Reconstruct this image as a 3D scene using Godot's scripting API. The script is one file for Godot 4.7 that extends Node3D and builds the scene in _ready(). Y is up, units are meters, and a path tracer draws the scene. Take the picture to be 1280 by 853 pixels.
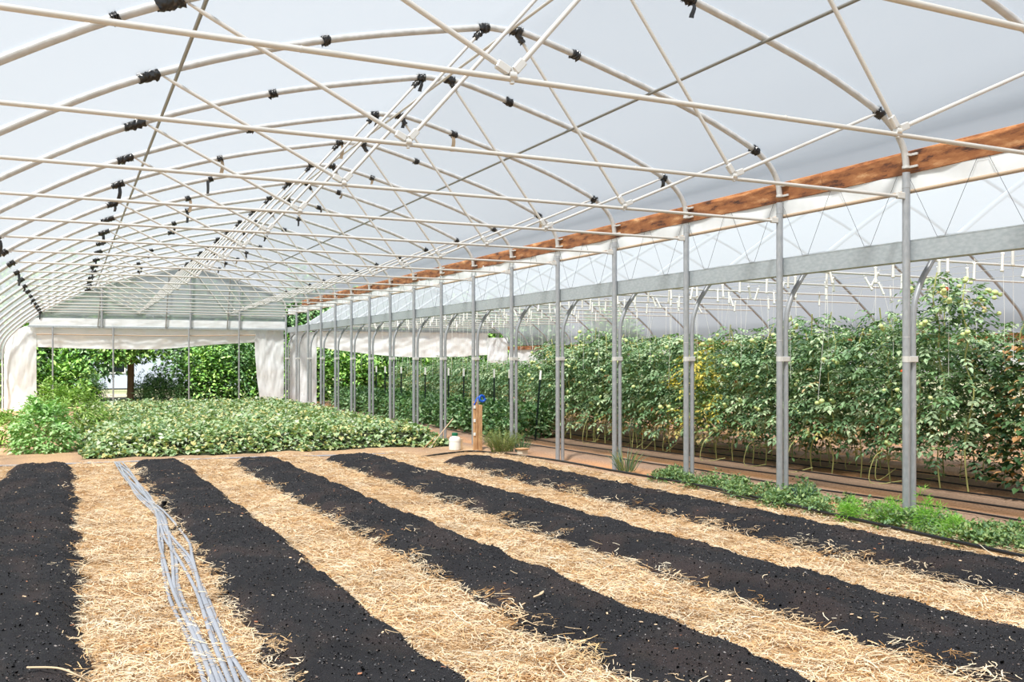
extends Node3D
# Polytunnel house with raised compost beds, straw paths and a tomato house next door.
# World: x to the right, -z along the house away from the camera, Z in comments = -z.

const YAW := 0.44366          # camera turned right of the house axis
const EYE := 1.53
const FOCAL := 1168.0         # pixels, for an image 1280 wide
const BAY := 1.83
const Z0 := 4.88              # distance of truss 0
const POST_X := 7.53
const END_Z := 35.99

var rng := RandomNumberGenerator.new()
var taken := {}
var noise := FastNoiseLite.new()
var noise2 := FastNoiseLite.new()
var M := {}

# ------------------------------------------------------------------ mesh builder
class MB:
	var p := PackedVector3Array()
	var n := PackedVector3Array()
	var c := PackedColorArray()
	var u := PackedVector2Array()
	var i := PackedInt32Array()
	func v(a: Vector3, nn: Vector3, col := Color.WHITE, uv := Vector2.ZERO) -> int:
		p.append(a); n.append(nn); c.append(col); u.append(uv)
		return p.size() - 1
	func tri_i(a: int, b: int, d: int) -> void:
		var f := (p[b] - p[a]).cross(p[d] - p[a])
		if f.dot(n[a] + n[b] + n[d]) > 0.0:
			i.append(a); i.append(d); i.append(b)
		else:
			i.append(a); i.append(b); i.append(d)
	func tri(a: Vector3, b: Vector3, d: Vector3, col := Color.WHITE) -> void:
		var nn := (b - a).cross(d - a).normalized()
		var k := p.size()
		p.append(a); p.append(d); p.append(b)
		n.append(nn); n.append(nn); n.append(nn)
		c.append(col); c.append(col); c.append(col)
		u.append(Vector2.ZERO); u.append(Vector2.ZERO); u.append(Vector2.ZERO)
		i.append(k); i.append(k + 1); i.append(k + 2)
	func quad(a: Vector3, b: Vector3, d: Vector3, e: Vector3, col := Color.WHITE) -> void:
		var nn := (b - a).cross(d - a).normalized()
		var k := p.size()
		v(a, nn, col, Vector2(0, 0)); v(b, nn, col, Vector2(1, 0)); v(d, nn, col, Vector2(1, 1)); v(e, nn, col, Vector2(0, 1))
		tri_i(k, k + 1, k + 2); tri_i(k, k + 2, k + 3)
	func tube(path: PackedVector3Array, r: float, sides := 10, ry := -1.0, cap := true, radii := PackedFloat32Array()) -> void:
		var m := path.size()
		if ry < 0.0: ry = r
		var side := Vector3.ZERO
		var base := p.size()
		for k in m:
			var t := (path[mini(k + 1, m - 1)] - path[maxi(k - 1, 0)]).normalized()
			if k == 0:
				side = t.cross(Vector3.UP)
				if side.length() < 0.05: side = t.cross(Vector3.RIGHT)
			side = (side - t * side.dot(t)).normalized()
			var up := side.cross(t).normalized()
			var s := radii[k] if radii.size() else 1.0
			for j in sides:
				var a := TAU * j / sides
				var off := side * cos(a) * r * s + up * sin(a) * ry * s
				var nn := (side * cos(a) / r + up * sin(a) / ry).normalized()
				v(path[k] + off, nn, Color.WHITE, Vector2(float(j) / sides, float(k)))
		for k in m - 1:
			for j in sides:
				var a0 := base + k * sides + j
				var b0 := base + k * sides + (j + 1) % sides
				tri_i(a0, b0, a0 + sides); tri_i(b0, b0 + sides, a0 + sides)
		if cap:
			for e in [0, m - 1]:
				var t2 := (path[0] - path[1]).normalized() if e == 0 else (path[m - 1] - path[m - 2]).normalized()
				var ci := v(path[e], t2)
				var ring := p.size()
				for j in sides:
					v(p[base + e * sides + j], t2)
				for j in sides:
					tri_i(ci, ring + j, ring + (j + 1) % sides)
	func box(lo: Vector3, hi: Vector3, xf := Transform3D(), bev := 0.0) -> void:
		# a box with chamfered edges
		var b := bev
		var mid := (lo + hi) / 2.0
		var h := (hi - lo) / 2.0
		for ax in 3:
			for s in [-1.0, 1.0]:
				var nn := Vector3.ZERO; nn[ax] = s
				var a1 := (ax + 1) % 3
				var a2 := (ax + 2) % 3
				var q := []
				for w in [[-1, -1], [1, -1], [1, 1], [-1, 1]]:
					var o := Vector3.ZERO
					o[ax] = s * h[ax]; o[a1] = w[0] * (h[a1] - b); o[a2] = w[1] * (h[a2] - b)
					q.append(xf * (mid + o))
				var k := p.size()
				var nw := (xf.basis * nn).normalized()
				v(q[0], nw, Color.WHITE, Vector2(0, 0)); v(q[1], nw, Color.WHITE, Vector2(1, 0)); v(q[2], nw, Color.WHITE, Vector2(1, 1)); v(q[3], nw, Color.WHITE, Vector2(0, 1))
				tri_i(k, k + 1, k + 2); tri_i(k, k + 2, k + 3)
		if b > 0.0:
			for ax in 3:
				var a1 := (ax + 1) % 3
				var a2 := (ax + 2) % 3
				for s in [-1.0, 1.0]:
					for s2 in [-1.0, 1.0]:
						var e := []
						for w in [-1.0, 1.0]:
							var o := Vector3.ZERO
							o[ax] = w * (h[ax] - b); o[a1] = s * h[a1]; o[a2] = s2 * (h[a2] - b)
							var o2 := Vector3.ZERO
							o2[ax] = w * (h[ax] - b); o2[a1] = s * (h[a1] - b); o2[a2] = s2 * h[a2]
							e.append(xf * (mid + o)); e.append(xf * (mid + o2))
						var nn := Vector3.ZERO; nn[a1] = s; nn[a2] = s2
						var nw := (xf.basis * nn).normalized()
						var k := p.size()
						for z in e: v(z, nw)
						tri_i(k, k + 1, k + 3); tri_i(k, k + 3, k + 2)
	func leaf2(b: Vector3, d: Vector3, up: Vector3, l: float, w: float, col: Color) -> void:
		# two triangles folded along the midrib
		var s := d.cross(up).normalized() * w * 0.5
		var t := b + d * l - up * l * 0.12
		var m := b + d * l * 0.42
		var e := up * w * 0.16
		tri(b, m + s + e, t, col)
		tri(b, t, m - s + e, col)
	func leaf6(b: Vector3, d: Vector3, up: Vector3, l: float, w: float, col: Color) -> void:
		# heart-shaped blade, folded and drooping
		var s := d.cross(up).normalized() * w * 0.5
		var e := up * w * 0.14
		var m := b + d * l * 0.5
		var t := b + d * l - up * l * 0.18
		tri(b, b + s * 0.75 - d * l * 0.12 + e, b + s + d * l * 0.35 + e, col)
		tri(b, b + s + d * l * 0.35 + e, m, col); tri(m, b + s + d * l * 0.35 + e, t, col)
		tri(b, b - s + d * l * 0.35 + e, b - s * 0.75 - d * l * 0.12 + e, col)
		tri(b, m, b - s + d * l * 0.35 + e, col); tri(m, t, b - s + d * l * 0.35 + e, col)
	func ball(ctr: Vector3, r: Vector3, seg := 10, rings := 6, col := Color.WHITE) -> void:
		var base := p.size()
		for a in rings + 1:
			var th := PI * a / rings
			for b in seg:
				var ph := TAU * b / seg
				var d := Vector3(sin(th) * cos(ph), cos(th), sin(th) * sin(ph))
				v(ctr + d * r, (d / r).normalized(), col)
		for a in rings:
			for b in seg:
				var k0 := base + a * seg + b
				var k1 := base + a * seg + (b + 1) % seg
				if a > 0: tri_i(k0, k1, k0 + seg)
				if a < rings - 1: tri_i(k1, k1 + seg, k0 + seg)
	func lathe(prof: Array, ctr: Vector3, seg := 16) -> void:
		var base := p.size()
		for k in prof.size():
			var q: Vector2 = prof[k]
			var q0: Vector2 = prof[maxi(k - 1, 0)]
			var q1: Vector2 = prof[mini(k + 1, prof.size() - 1)]
			var tn := (q1 - q0).normalized()
			for j in seg:
				var a := TAU * j / seg
				v(ctr + Vector3(cos(a) * q.x, q.y, sin(a) * q.x), Vector3(cos(a) * tn.y, -tn.x, sin(a) * tn.y))
		for k in prof.size() - 1:
			for j in seg:
				var a0 := base + k * seg + j
				var b0 := base + k * seg + (j + 1) % seg
				tri_i(a0, b0, a0 + seg); tri_i(b0, b0 + seg, a0 + seg)
	func grid(nu: int, nv: int, pts: PackedVector3Array, cols := PackedColorArray(), face := Vector3.UP, turn := 0.0) -> void:
		# smooth surface over nu x nv points
		var base := p.size()
		for a in nu:
			for b in nv:
				var k := a * nv + b
				var du := pts[mini(a + 1, nu - 1) * nv + b] - pts[maxi(a - 1, 0) * nv + b]
				var dv := pts[a * nv + mini(b + 1, nv - 1)] - pts[a * nv + maxi(b - 1, 0)]
				var nn := du.cross(dv).normalized()
				if turn != 0.0: nn *= turn
				elif nn.dot(face) < 0.0: nn = -nn
				p.append(pts[k]); n.append(nn); c.append(cols[k] if cols.size() else Color.WHITE); u.append(Vector2(float(a) / (nu - 1), float(b) / (nv - 1)))
		for a in nu - 1:
			for b in nv - 1:
				var k := base + a * nv + b
				tri_i(k, k + 1, k + nv); tri_i(k + 1, k + nv + 1, k + nv)
	func sheet(nu: int, nv: int, pts: PackedVector3Array, thick: float, face: Vector3) -> void:
		# cloth with two faces and closed rims
		grid(nu, nv, pts, PackedColorArray(), face)
		var back := PackedVector3Array()
		for q in pts: back.append(q - face * thick)
		grid(nu, nv, back, PackedColorArray(), -face)
		for a in nu - 1:
			for b in [0, nv - 1]:
				quad(pts[a * nv + b], pts[(a + 1) * nv + b], back[(a + 1) * nv + b], back[a * nv + b])
		for b in nv - 1:
			for a in [0, nu - 1]:
				quad(pts[a * nv + b], pts[a * nv + b + 1], back[a * nv + b + 1], back[a * nv + b])
	func base_point() -> Vector3:
		var lo := p[0]; var hi := p[0]
		for q in p:
			lo = lo.min(q); hi = hi.max(q)
		return Vector3((lo.x + hi.x) / 2.0, lo.y, (lo.z + hi.z) / 2.0)
	func mesh(off := Vector3.ZERO) -> ArrayMesh:
		var q := p
		if off != Vector3.ZERO:
			q = PackedVector3Array()
			q.resize(p.size())
			for k in p.size(): q[k] = p[k] - off
		var arr := []
		arr.resize(Mesh.ARRAY_MAX)
		arr[Mesh.ARRAY_VERTEX] = q
		arr[Mesh.ARRAY_NORMAL] = n
		arr[Mesh.ARRAY_COLOR] = c
		arr[Mesh.ARRAY_TEX_UV] = u
		arr[Mesh.ARRAY_INDEX] = i
		var m := ArrayMesh.new()
		m.add_surface_from_arrays(Mesh.PRIMITIVE_TRIANGLES, arr)
		return m

# ------------------------------------------------------------------ scene helpers
func numbered(called: String) -> String:
	var k: int = taken.get(called, 0)
	taken[called] = k + 1
	return called if k == 0 else "%s_%03d" % [called, k]

func tag(o: Node, label: String, category: String, group := "") -> void:
	o.set_meta("label", label); o.set_meta("category", category)
	if group: o.set_meta("group", group)

func thing(called: String, label: String, category: String, at := Vector3.ZERO, group := "") -> Node3D:
	var o := Node3D.new()
	o.name = numbered(called)
	add_child(o)
	o.position = at
	tag(o, label, category, group)
	return o

func part(parent: Node, called: String, m: Mesh, mat: Material, xf := Transform3D()) -> MeshInstance3D:
	var o := MeshInstance3D.new()
	o.name = called
	o.mesh = m
	o.material_override = mat
	o.transform = xf
	o.cast_shadow = GeometryInstance3D.SHADOW_CASTING_SETTING_ON
	parent.add_child(o, true)
	return o

func single(called: String, mb: MB, mat: Material, label := "", category := "", group := "") -> MeshInstance3D:
	var at := mb.base_point()
	var o := MeshInstance3D.new()
	o.name = numbered(called)
	o.mesh = mb.mesh(at)
	o.material_override = mat
	add_child(o)
	o.position = at
	if label: tag(o, label, category, group)
	return o

func structure(called: String, mb: MB, mat: Material) -> MeshInstance3D:
	var o := single(called, mb, mat)
	o.set_meta("kind", "structure")
	return o

func scatter(parent: Node, called: String, m: Mesh, mat: Material, xfs: Array, cols: PackedColorArray) -> MultiMeshInstance3D:
	var mm := MultiMesh.new()
	mm.transform_format = MultiMesh.TRANSFORM_3D
	mm.use_colors = true
	mm.mesh = m
	mm.instance_count = xfs.size()
	for k in xfs.size():
		mm.set_instance_transform(k, xfs[k])
		mm.set_instance_color(k, cols[k])
	var o := MultiMeshInstance3D.new()
	o.name = called if parent != self else numbered(called)
	o.multimesh = mm
	o.material_override = mat
	o.set_meta("kind", "stuff")
	parent.add_child(o, parent != self)
	return o

func mat(called: String, col: Color, rough := 0.8, metal := 0.0, vertex := false) -> StandardMaterial3D:
	var m := StandardMaterial3D.new()
	m.resource_name = called
	m.albedo_color = col
	m.roughness = rough
	m.metallic = metal
	m.vertex_color_use_as_albedo = vertex
	m.cull_mode = BaseMaterial3D.CULL_DISABLED
	M[called] = m
	return m

func noise_tex(lo: Color, hi: Color, freq: float, size := 512, seed_ := 1, stretch := false) -> NoiseTexture2D:
	var t := NoiseTexture2D.new()
	t.width = size; t.height = size
	t.seamless = true
	t.noise = FastNoiseLite.new()
	t.noise.seed = seed_
	t.noise.frequency = freq
	t.noise.fractal_octaves = 5
	var g := Gradient.new()
	g.set_color(0, lo); g.set_color(1, hi)
	t.color_ramp = g
	return t

func lin(r: float, g: float, b: float) -> Color:   # sRGB bytes to a linear colour for vertices
	return Color(r / 255.0, g / 255.0, b / 255.0).srgb_to_linear()

func depth_of(x: float, z: float) -> float:
	return cos(YAW) * z + sin(YAW) * x

func ground(x: float, z: float) -> float:   # z = distance along the house
	var d := depth_of(x, z)
	return 0.02 - 0.0154 * clampf(d, 0.0, 19.0)

func screen_x(x: float, z: float) -> float:
	return 640.0 + FOCAL * (cos(YAW) * x - sin(YAW) * z) / maxf(0.1, depth_of(x, z))

func nth(k: int) -> String:   # 0 is first
	var ones := ["", "first", "second", "third", "fourth", "fifth", "sixth", "seventh", "eighth", "ninth", "tenth", "eleventh", "twelfth", "thirteenth", "fourteenth", "fifteenth", "sixteenth", "seventeenth", "eighteenth", "nineteenth"]
	var n := k + 1
	if n < 20: return ones[n]
	var tens := ["", "", "twent", "thirt", "fort", "fift", "sixt", "sevent", "eight", "ninet"]
	return tens[n / 10] + ("ieth" if n % 10 == 0 else "y-" + ones[n % 10])

func smooth_path(pts: Array, steps := 6) -> PackedVector3Array:
	var out := PackedVector3Array()
	for k in pts.size() - 1:
		var a: Vector3 = pts[maxi(k - 1, 0)]
		var b: Vector3 = pts[k]
		var c: Vector3 = pts[k + 1]
		var d: Vector3 = pts[mini(k + 2, pts.size() - 1)]
		for s in steps:
			out.append(b.cubic_interpolate(c, a, d, float(s) / steps))
	out.append(pts[pts.size() - 1])
	return out

func path_at(path: PackedVector3Array, x: float) -> Array:   # point and direction of a bow at x
	for k in path.size() - 1:
		if path[k].x <= x and path[k + 1].x >= x and path[k + 1].x > path[k].x:
			var t := (x - path[k].x) / (path[k + 1].x - path[k].x)
			return [path[k].lerp(path[k + 1], t), (path[k + 1] - path[k]).normalized()]
	return [path[path.size() - 1], Vector3.RIGHT]

func _ready() -> void:
	# camera: level, its lens shifted up a little
	var cam := Camera3D.new()
	cam.name = "camera"
	cam.projection = Camera3D.PROJECTION_FRUSTUM
	cam.near = 0.1
	cam.far = 300.0
	cam.size = 0.1 * 853.0 / FOCAL
	cam.frustum_offset = Vector2(0, 0.1 * 21.5 / FOCAL)
	cam.position = Vector3(0, EYE, 0)
	cam.rotation = Vector3(0, -YAW, 0)
	add_child(cam)
	cam.current = true
	# bright hazy sky
	var we := WorldEnvironment.new()
	we.name = "environment"
	var e := Environment.new()
	e.background_mode = Environment.BG_SKY
	var sky := Sky.new()
	var sm := ProceduralSkyMaterial.new()
	sm.sky_top_color = Color(0.86, 0.92, 0.99)
	sm.sky_horizon_color = Color(0.95, 0.97, 1.0)
	sm.ground_horizon_color = Color(0.75, 0.74, 0.70)
	sm.ground_bottom_color = Color(0.5, 0.48, 0.44)
	sm.sky_energy_multiplier = 0.70
	sm.sun_angle_max = 1.0
	sky.sky_material = sm
	e.sky = sky
	e.tonemap_mode = Environment.TONE_MAPPER_LINEAR
	e.tonemap_exposure = 1.29
	e.sdfgi_enabled = true
	e.ssao_enabled = true
	e.ssil_enabled = true
	we.environment = e
	add_child(we)
	# hazy sun from the upper left
	var sun := DirectionalLight3D.new()
	sun.name = "sun"
	sun.light_energy = 3.0
	sun.light_color = Color(1.0, 0.985, 0.96)
	sun.light_angular_distance = 9.0
	sun.shadow_enabled = true
	add_child(sun)
	sun.look_at_from_position(Vector3.ZERO, Vector3(0.50, -1.0, -0.42))
	rng.seed = 4711
	noise.seed = 3
	noise.frequency = 0.02
	noise.fractal_octaves = 3
	noise2.seed = 8
	noise2.frequency = 0.035
	noise2.fractal_octaves = 3
	make_materials()
	build_ground()
	build_frame()
	build_cover()
	build_crops()
	build_tomatoes()
	build_outside()
	build_weeds()
	build_hoses()
	build_bits()

# ------------------------------------------------------------------ materials
func make_materials() -> void:
	var m := mat("roof_film", Color(0.60, 0.63, 0.66), 0.6)
	m.backlight_enabled = true
	m.backlight = Color(0.70, 0.73, 0.765)
	m.transparency = BaseMaterial3D.TRANSPARENCY_ALPHA
	m.albedo_color.a = 0.60
	m.metallic_specular = 0.3
	m = mat("gable_film", Color(0.70, 0.73, 0.74, 0.6), 0.6)
	m.transparency = BaseMaterial3D.TRANSPARENCY_ALPHA
	m.backlight_enabled = true
	m.backlight = Color(0.56, 0.59, 0.63)
	m = mat("white_tarp", Color(0.95, 0.97, 0.985), 0.6)
	m.backlight_enabled = true
	m.backlight = Color(0.45, 0.45, 0.45)
	m.albedo_texture = noise_tex(Color(0.93, 0.93, 0.92), Color(1, 1, 1), 0.012, 256, 5)
	m.uv1_triplanar = true
	m.uv1_scale = Vector3(0.5, 0.5, 0.5)
	m = mat("curtain_cloth", Color(0.96, 0.975, 0.98), 0.7)
	m.backlight_enabled = true
	m.backlight = Color(0.45, 0.44, 0.42)
	m = mat("pipe_paint", Color(0.85, 0.855, 0.86), 0.38, 0.15)
	m.albedo_texture = noise_tex(Color(0.82, 0.81, 0.79), Color(1, 1, 1), 0.02, 256, 11)
	m.uv1_triplanar = true
	m.uv1_scale = Vector3(1.3, 1.3, 1.3)
	m = mat("chord_paint", Color(0.80, 0.795, 0.78), 0.4, 0.1)
	m = mat("purlin_steel", Color(0.52, 0.52, 0.50), 0.45, 0.2)
	m = mat("galvanised_post", Color(0.70, 0.715, 0.73), 0.36, 0.3)
	m.albedo_texture = noise_tex(Color(0.85, 0.86, 0.87), Color(1, 1, 1), 0.05, 256, 21)
	m.uv1_triplanar = true
	m.uv1_scale = Vector3(2, 0.6, 2)
	m = mat("galvanised_sheet", Color(0.735, 0.765, 0.78), 0.42, 0.2)
	m.albedo_texture = noise_tex(Color(0.86, 0.88, 0.89), Color(1, 1, 1), 0.03, 512, 31)
	m.uv1_triplanar = true
	m.uv1_scale = Vector3(0.7, 1.4, 0.7)
	m = mat("bracket_metal", Color(0.86, 0.86, 0.85), 0.4, 0.4)
	m = mat("tan_pipe", Color(0.74, 0.66, 0.57), 0.5)
	m = mat("black_tape", Color(0.075, 0.075, 0.085), 0.28)
	m.clearcoat_enabled = true
	m.clearcoat = 0.5
	m.clearcoat_roughness = 0.25
	m = mat("tape_backing", Color(0.62, 0.55, 0.46), 0.7)
	m = mat("wire", Color(0.30, 0.31, 0.33), 0.5)
	# stained softwood with dark cracks
	m = mat("stained_wood", Color(1, 1, 1), 0.6)
	var t := NoiseTexture2D.new()
	t.width = 1024; t.height = 512
	t.seamless = true
	t.noise = FastNoiseLite.new()
	t.noise.seed = 77
	t.noise.frequency = 0.006
	t.noise.fractal_octaves = 6
	t.noise.fractal_gain = 0.62
	t.noise.domain_warp_enabled = true
	t.noise.domain_warp_amplitude = 60.0
	var g := Gradient.new()
	g.offsets = PackedFloat32Array([0.0, 0.22, 0.36, 0.55, 0.75, 1.0])
	g.colors = PackedColorArray([Color(0.14, 0.10, 0.08), Color(0.34, 0.20, 0.13), Color(0.53, 0.33, 0.19), Color(0.60, 0.39, 0.23), Color(0.70, 0.50, 0.33), Color(0.82, 0.68, 0.53)])
	t.color_ramp = g
	m.albedo_texture = t
	m.uv1_triplanar = true
	m.uv1_world_triplanar = true
	m.uv1_scale = Vector3(1.0, 2.6, 0.30)
	m = mat("straw", Color(1, 1, 1), 0.75, 0.0, true)
	m.backlight_enabled = true
	m.backlight = Color(0.35, 0.3, 0.2)
	m = mat("straw_bed", Color(1, 1, 1), 0.95, 0.0, true)
	m.albedo_texture = noise_tex(Color(0.62, 0.56, 0.48), Color(1, 1, 1), 0.09, 512, 41)
	m.uv1_triplanar = true
	m.uv1_world_triplanar = true
	m.uv1_scale = Vector3(1.2, 1.2, 1.2)
	m.heightmap_enabled = true
	m.heightmap_scale = 1.5
	m.heightmap_texture = noise_tex(Color(0, 0, 0), Color(1, 1, 1), 0.12, 512, 42)
	m = mat("compost", Color(1, 1, 1), 0.95, 0.0, true)
	m.albedo_texture = noise_tex(Color(0.35, 0.34, 0.36), Color(1, 1, 1), 0.12, 512, 51)
	m.uv1_triplanar = true
	m.uv1_world_triplanar = true
	m.uv1_scale = Vector3(1.6, 1.6, 1.6)
	m.heightmap_enabled = true
	m.heightmap_scale = 1.6
	m.heightmap_texture = noise_tex(Color(0, 0, 0), Color(1, 1, 1), 0.16, 512, 52)
	m = mat("crumb", Color(1, 1, 1), 0.9, 0.0, true)
	m = mat("soil", Color(1, 1, 1), 0.95, 0.0, true)
	m.albedo_texture = noise_tex(Color(0.76, 0.74, 0.72), Color(1, 1, 1), 0.06, 512, 61)
	m.uv1_triplanar = true
	m.uv1_world_triplanar = true
	m.uv1_scale = Vector3(0.8, 0.8, 0.8)
	m.heightmap_enabled = true
	m.heightmap_scale = 1.5
	m.heightmap_texture = noise_tex(Color(0, 0, 0), Color(1, 1, 1), 0.1, 512, 62)
	m = mat("leaf", Color(1, 1, 1), 0.55, 0.0, true)
	m.backlight_enabled = true
	m.backlight = Color(0.62, 0.66, 0.40)
	m = mat("stem", Color(1, 1, 1), 0.7, 0.0, true)
	m = mat("bark", Color(0.36, 0.28, 0.22), 0.9)
	m = mat("tomato_green", Color(0.80, 0.86, 0.58), 0.3)
	m.subsurf_scatter_enabled = true
	m.subsurf_scatter_strength = 0.15
	mat("tomato_red", Color(0.86, 0.34, 0.10), 0.3)
	mat("drip_grey", Color(0.62, 0.64, 0.68), 0.4)
	mat("hose_black", Color(0.07, 0.07, 0.08), 0.35)
	mat("white_plastic", Color(0.93, 0.93, 0.91), 0.4)
	mat("green_plastic", Color(0.05, 0.42, 0.30), 0.4)
	mat("blue_plastic", Color(0.03, 0.32, 0.72), 0.4)
	mat("string_white", Color(0.92, 0.92, 0.90), 0.7)
	mat("t_post_green", Color(0.07, 0.15, 0.12), 0.5)
	mat("cardboard", Color(0.85, 0.75, 0.62), 0.85)
	mat("concrete", Color(0.80, 0.76, 0.68), 0.9)
	m = mat("bare_wood", Color(1, 1, 1), 0.8)
	m.albedo_texture = noise_tex(Color(0.62, 0.46, 0.32), Color(0.90, 0.74, 0.55), 0.02, 256, 71)
	m.uv1_triplanar = true
	m.uv1_scale = Vector3(6, 0.8, 6)
	mat("house_paint", Color(0.70, 0.74, 0.82), 0.7)
	mat("house_roof", Color(0.55, 0.56, 0.60), 0.8)
	mat("window_glass", Color(0.12, 0.14, 0.17), 0.1)

# ------------------------------------------------------------------ the frame of the house
var bow: PackedVector3Array
var bow_b: PackedVector3Array

func tape_mesh(length: float, r: float, seed_: int) -> MB:
	# crumpled wrap round a pipe that runs along x, centred on the origin
	var q := MB.new()
	var rr := RandomNumberGenerator.new()
	rr.seed = seed_
	var nx := 13
	var ns := 16
	var pts := PackedVector3Array()
	for a in nx:
		for b in ns + 1:
			var ang := TAU * (b % ns) / ns
			var wob := r + 0.004 + absf(noise2.get_noise_3d(a * 26.0 + seed_ * 31.0, cos(ang) * 34.0, sin(ang) * 34.0)) * 0.05
			pts.append(Vector3((float(a) / (nx - 1) - 0.5) * length + sin(ang * 2.0 + seed_) * 0.008, cos(ang) * wob, sin(ang) * wob))
	q.grid(nx, ns + 1, pts, PackedColorArray(), Vector3.UP, -1.0)
	return q

func tail_mesh(length: float, w: float) -> MB:
	var q := MB.new()
	var pts := PackedVector3Array()
	for a in 6:
		var t := a / 5.0
		for b in 2:
			pts.append(Vector3((b - 0.5) * w + sin(t * 4.0) * 0.008, -t * length, 0.012 * sin(t * 5.0) + (b - 0.5) * t * 0.02))
	q.sheet(6, 2, pts, 0.0015, Vector3(0, 0, 1))
	return q

func strut_mesh(a: Vector3, b: Vector3, r: float) -> MB:
	var q := MB.new()
	var d := (b - a).normalized()
	q.tube(PackedVector3Array([a, a + d * 0.07, a + d * 0.13, b - d * 0.13, b - d * 0.07, b]), r, 10, -1.0, true, PackedFloat32Array([0.55, 0.75, 1, 1, 0.75, 0.55]))
	return q

func bracket_mesh(at: Vector3, dirs: Array) -> MB:
	var q := MB.new()
	for d in dirs:
		var x: Vector3 = d
		var z := Vector3(0, 0, 1)
		var y := z.cross(x).normalized()
		q.box(Vector3(0.0, -0.026, -0.02), Vector3(0.09, 0.026, 0.02), Transform3D(Basis(x, y, z), at + x * 0.02), 0.006)
	q.tube(PackedVector3Array([at + Vector3(-0.022, -0.012, 0), at + Vector3(0.022, -0.012, 0)]), 0.026, 12)
	q.box(Vector3(-0.012, -0.06, -0.012), Vector3(0.012, 0.03, 0.012), Transform3D(Basis(), at), 0.003)
	return q

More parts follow.
